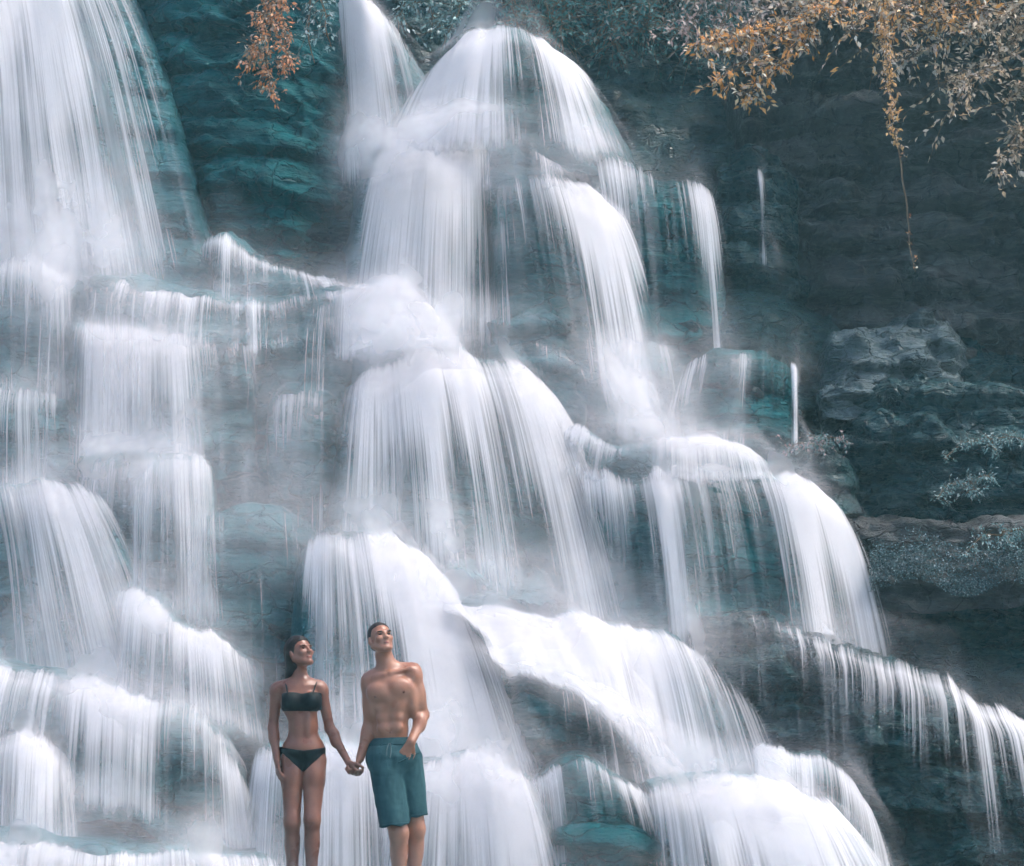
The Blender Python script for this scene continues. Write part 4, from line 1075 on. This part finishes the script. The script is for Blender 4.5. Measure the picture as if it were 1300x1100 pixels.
shrub('warm brown branch drooping along the edge of the slate wall', [[(1420, 20), (1350, 90), (1300, 160), (1262, 225)], [(1420, 60), (1370, 160), (1330, 230)], [(1400, 0), (1310, 60), (1240, 95), (1200, 150)]], 5.2, 20, .058, [(.62, .42, .24, 3), (.70, .55, .40, 2), (.40, .34, .28, 2), (.75, .66, .56, 1)], .16, droop=.4)
shrub('hanging vine with orange leaves and a bare tail', [[(1118, -30), (1126, 60), (1133, 140), (1135, 180)]], 5.3, 30, .042, [(.80, .48, .18, 4), (.70, .45, .25, 2), (.7, .6, .5, 1)], .05, name='hanging_vine', cat='vine', droop=.6, stem_r=.008)
shrub('long thin aerial root hanging below the orange vine', [[(1135, 170), (1146, 240), (1155, 300), (1163, 345)]], 5.3, 2, .03, PAL_ORANGE, .02, name='hanging_vine', cat='vine', stem_r=.010)
# small tufts on the dark wall
for lab, x, y, Y, sx in (('pinkish fern tuft on the flaky rock tip', 1035, 562, 4.3, .9),
                         ('pale fern tuft on the dark slate block', 1250, 560, 4.0, 1.1), ('small fern tuft low on the slate block', 1225, 612, 3.95, .8), ('low fern tuft above the mossy bank', 1270, 680, 3.3, 1.0)):
    pal = PAL_PALE if 'pink' not in lab else PAL_PALE + [(.6, .42, .42, 4)]
    shrub(lab, [[(x, y), (x - 25 * sx, y + 3), (x - 45 * sx, y + 22)], [(x, y), (x + 5, y - 5), (x + 12 * sx, y + 10)], [(x, y), (x + 28 * sx, y - 8), (x + 48 * sx, y - 2)]], Y, 9, .028, pal, .06, name='fern_tuft', cat='fern', stem_r=.006, droop=.3)

def moss():
    n = 22000
    px = rng.uniform(1104, 1420, n); tt = rng.beta(1.8, 1.1, n); py = 678 + 68 * tt + 4 * np.sin(px / 47) + 9 * np.sin(px / 19)
    keep = rng.random(n) < .25 + .9 * sstep(-.25, .3, fbm(np.stack([px / 40, py / 22, px * 0], -1), 3, 401)); px, tt, py = px[keep], tt[keep], py[keep]; n = len(px)
    Yl = np.interp(px, [1050, 1190, 1300, 1440], [3.95, 3.8, 3.65, 3.5]) - .3 * (1 - (1 - tt) ** 1.6) - .03
    pos = P(px, py, Yl - .08 + .05 * rng.normal(size=n))
    v, f, c = leaf_mesh(pos, rng.normal(size=(n, 3)) + [0, -.7, .2], .008 + .012 * rng.random(n), palette(PAL_MOSS_GLINT, n), .8)
    o = mesh_obj('moss', v, f, M['leaf'], smooth=False, attrs={'tint': c})
    tag(o, 'speckled moss with painted pale glints covering the bank above the dark overhang', 'moss', kind='stuff')
moss()

def near_spray():
    """thin spray hanging round the swimmers' legs"""
    nu, nv = 40, 20
    a, b = np.meshgrid(np.linspace(-1, 1, nu), np.linspace(-1, 1, nv))
    pts = np.stack([J(450, 1100)[0] + 1.5 * a, PY0 - .55 + .15 * a ** 2, GROUND_Z + .12 + .34 * b], -1)
    d = .34 * sstep(1, .1, np.sqrt(a ** 2 + b ** 2) + .3 * fbm(np.stack([a * 2, b * 2, a * 0 + 9], -1), 3, 320))
    o = mesh_obj('mist', pts.reshape(-1, 3), grid_faces(nv, nu), M['spray'], uv=np.stack([pts[..., 0] + 7, pts[..., 2]], -1).reshape(-1, 2), attrs={'flow': d.ravel()})
    tag(o, 'thin spray hanging round the swimmers legs', kind='stuff')
near_spray()

# ------------------------------------------------------------------ damp air in the gorge
def haze():
    x0, x1, y0, y1, z0, z1 = -9, 9, -15.5, 12.5, -3.2, 12.5
    v = [(x, y, z) for z in (z0, z1) for y in (y0, y1) for x in (x0, x1)]
    f = [(0, 2, 3, 1), (4, 5, 7, 6), (0, 1, 5, 4), (2, 6, 7, 3), (0, 4, 6, 2), (1, 3, 7, 5)]
    t = NT('damp_haze')
    pv = t.n('ShaderNodeVolumePrincipled')
    t.set(pv, 'Color', (0.45, 0.88, 0.95, 1)); t.set(pv, 'Density', HAZE); t.set(pv, 'Anisotropy', 0.3)
    t.t.links.new(pv.outputs[0], t.out.inputs['Volume'])
    o = mesh_obj('haze', v, f, t.m, smooth=False)
    tag(o, 'pale damp haze filling the gorge in front of the falls', kind='stuff')
HAZE = 0.0032
haze()
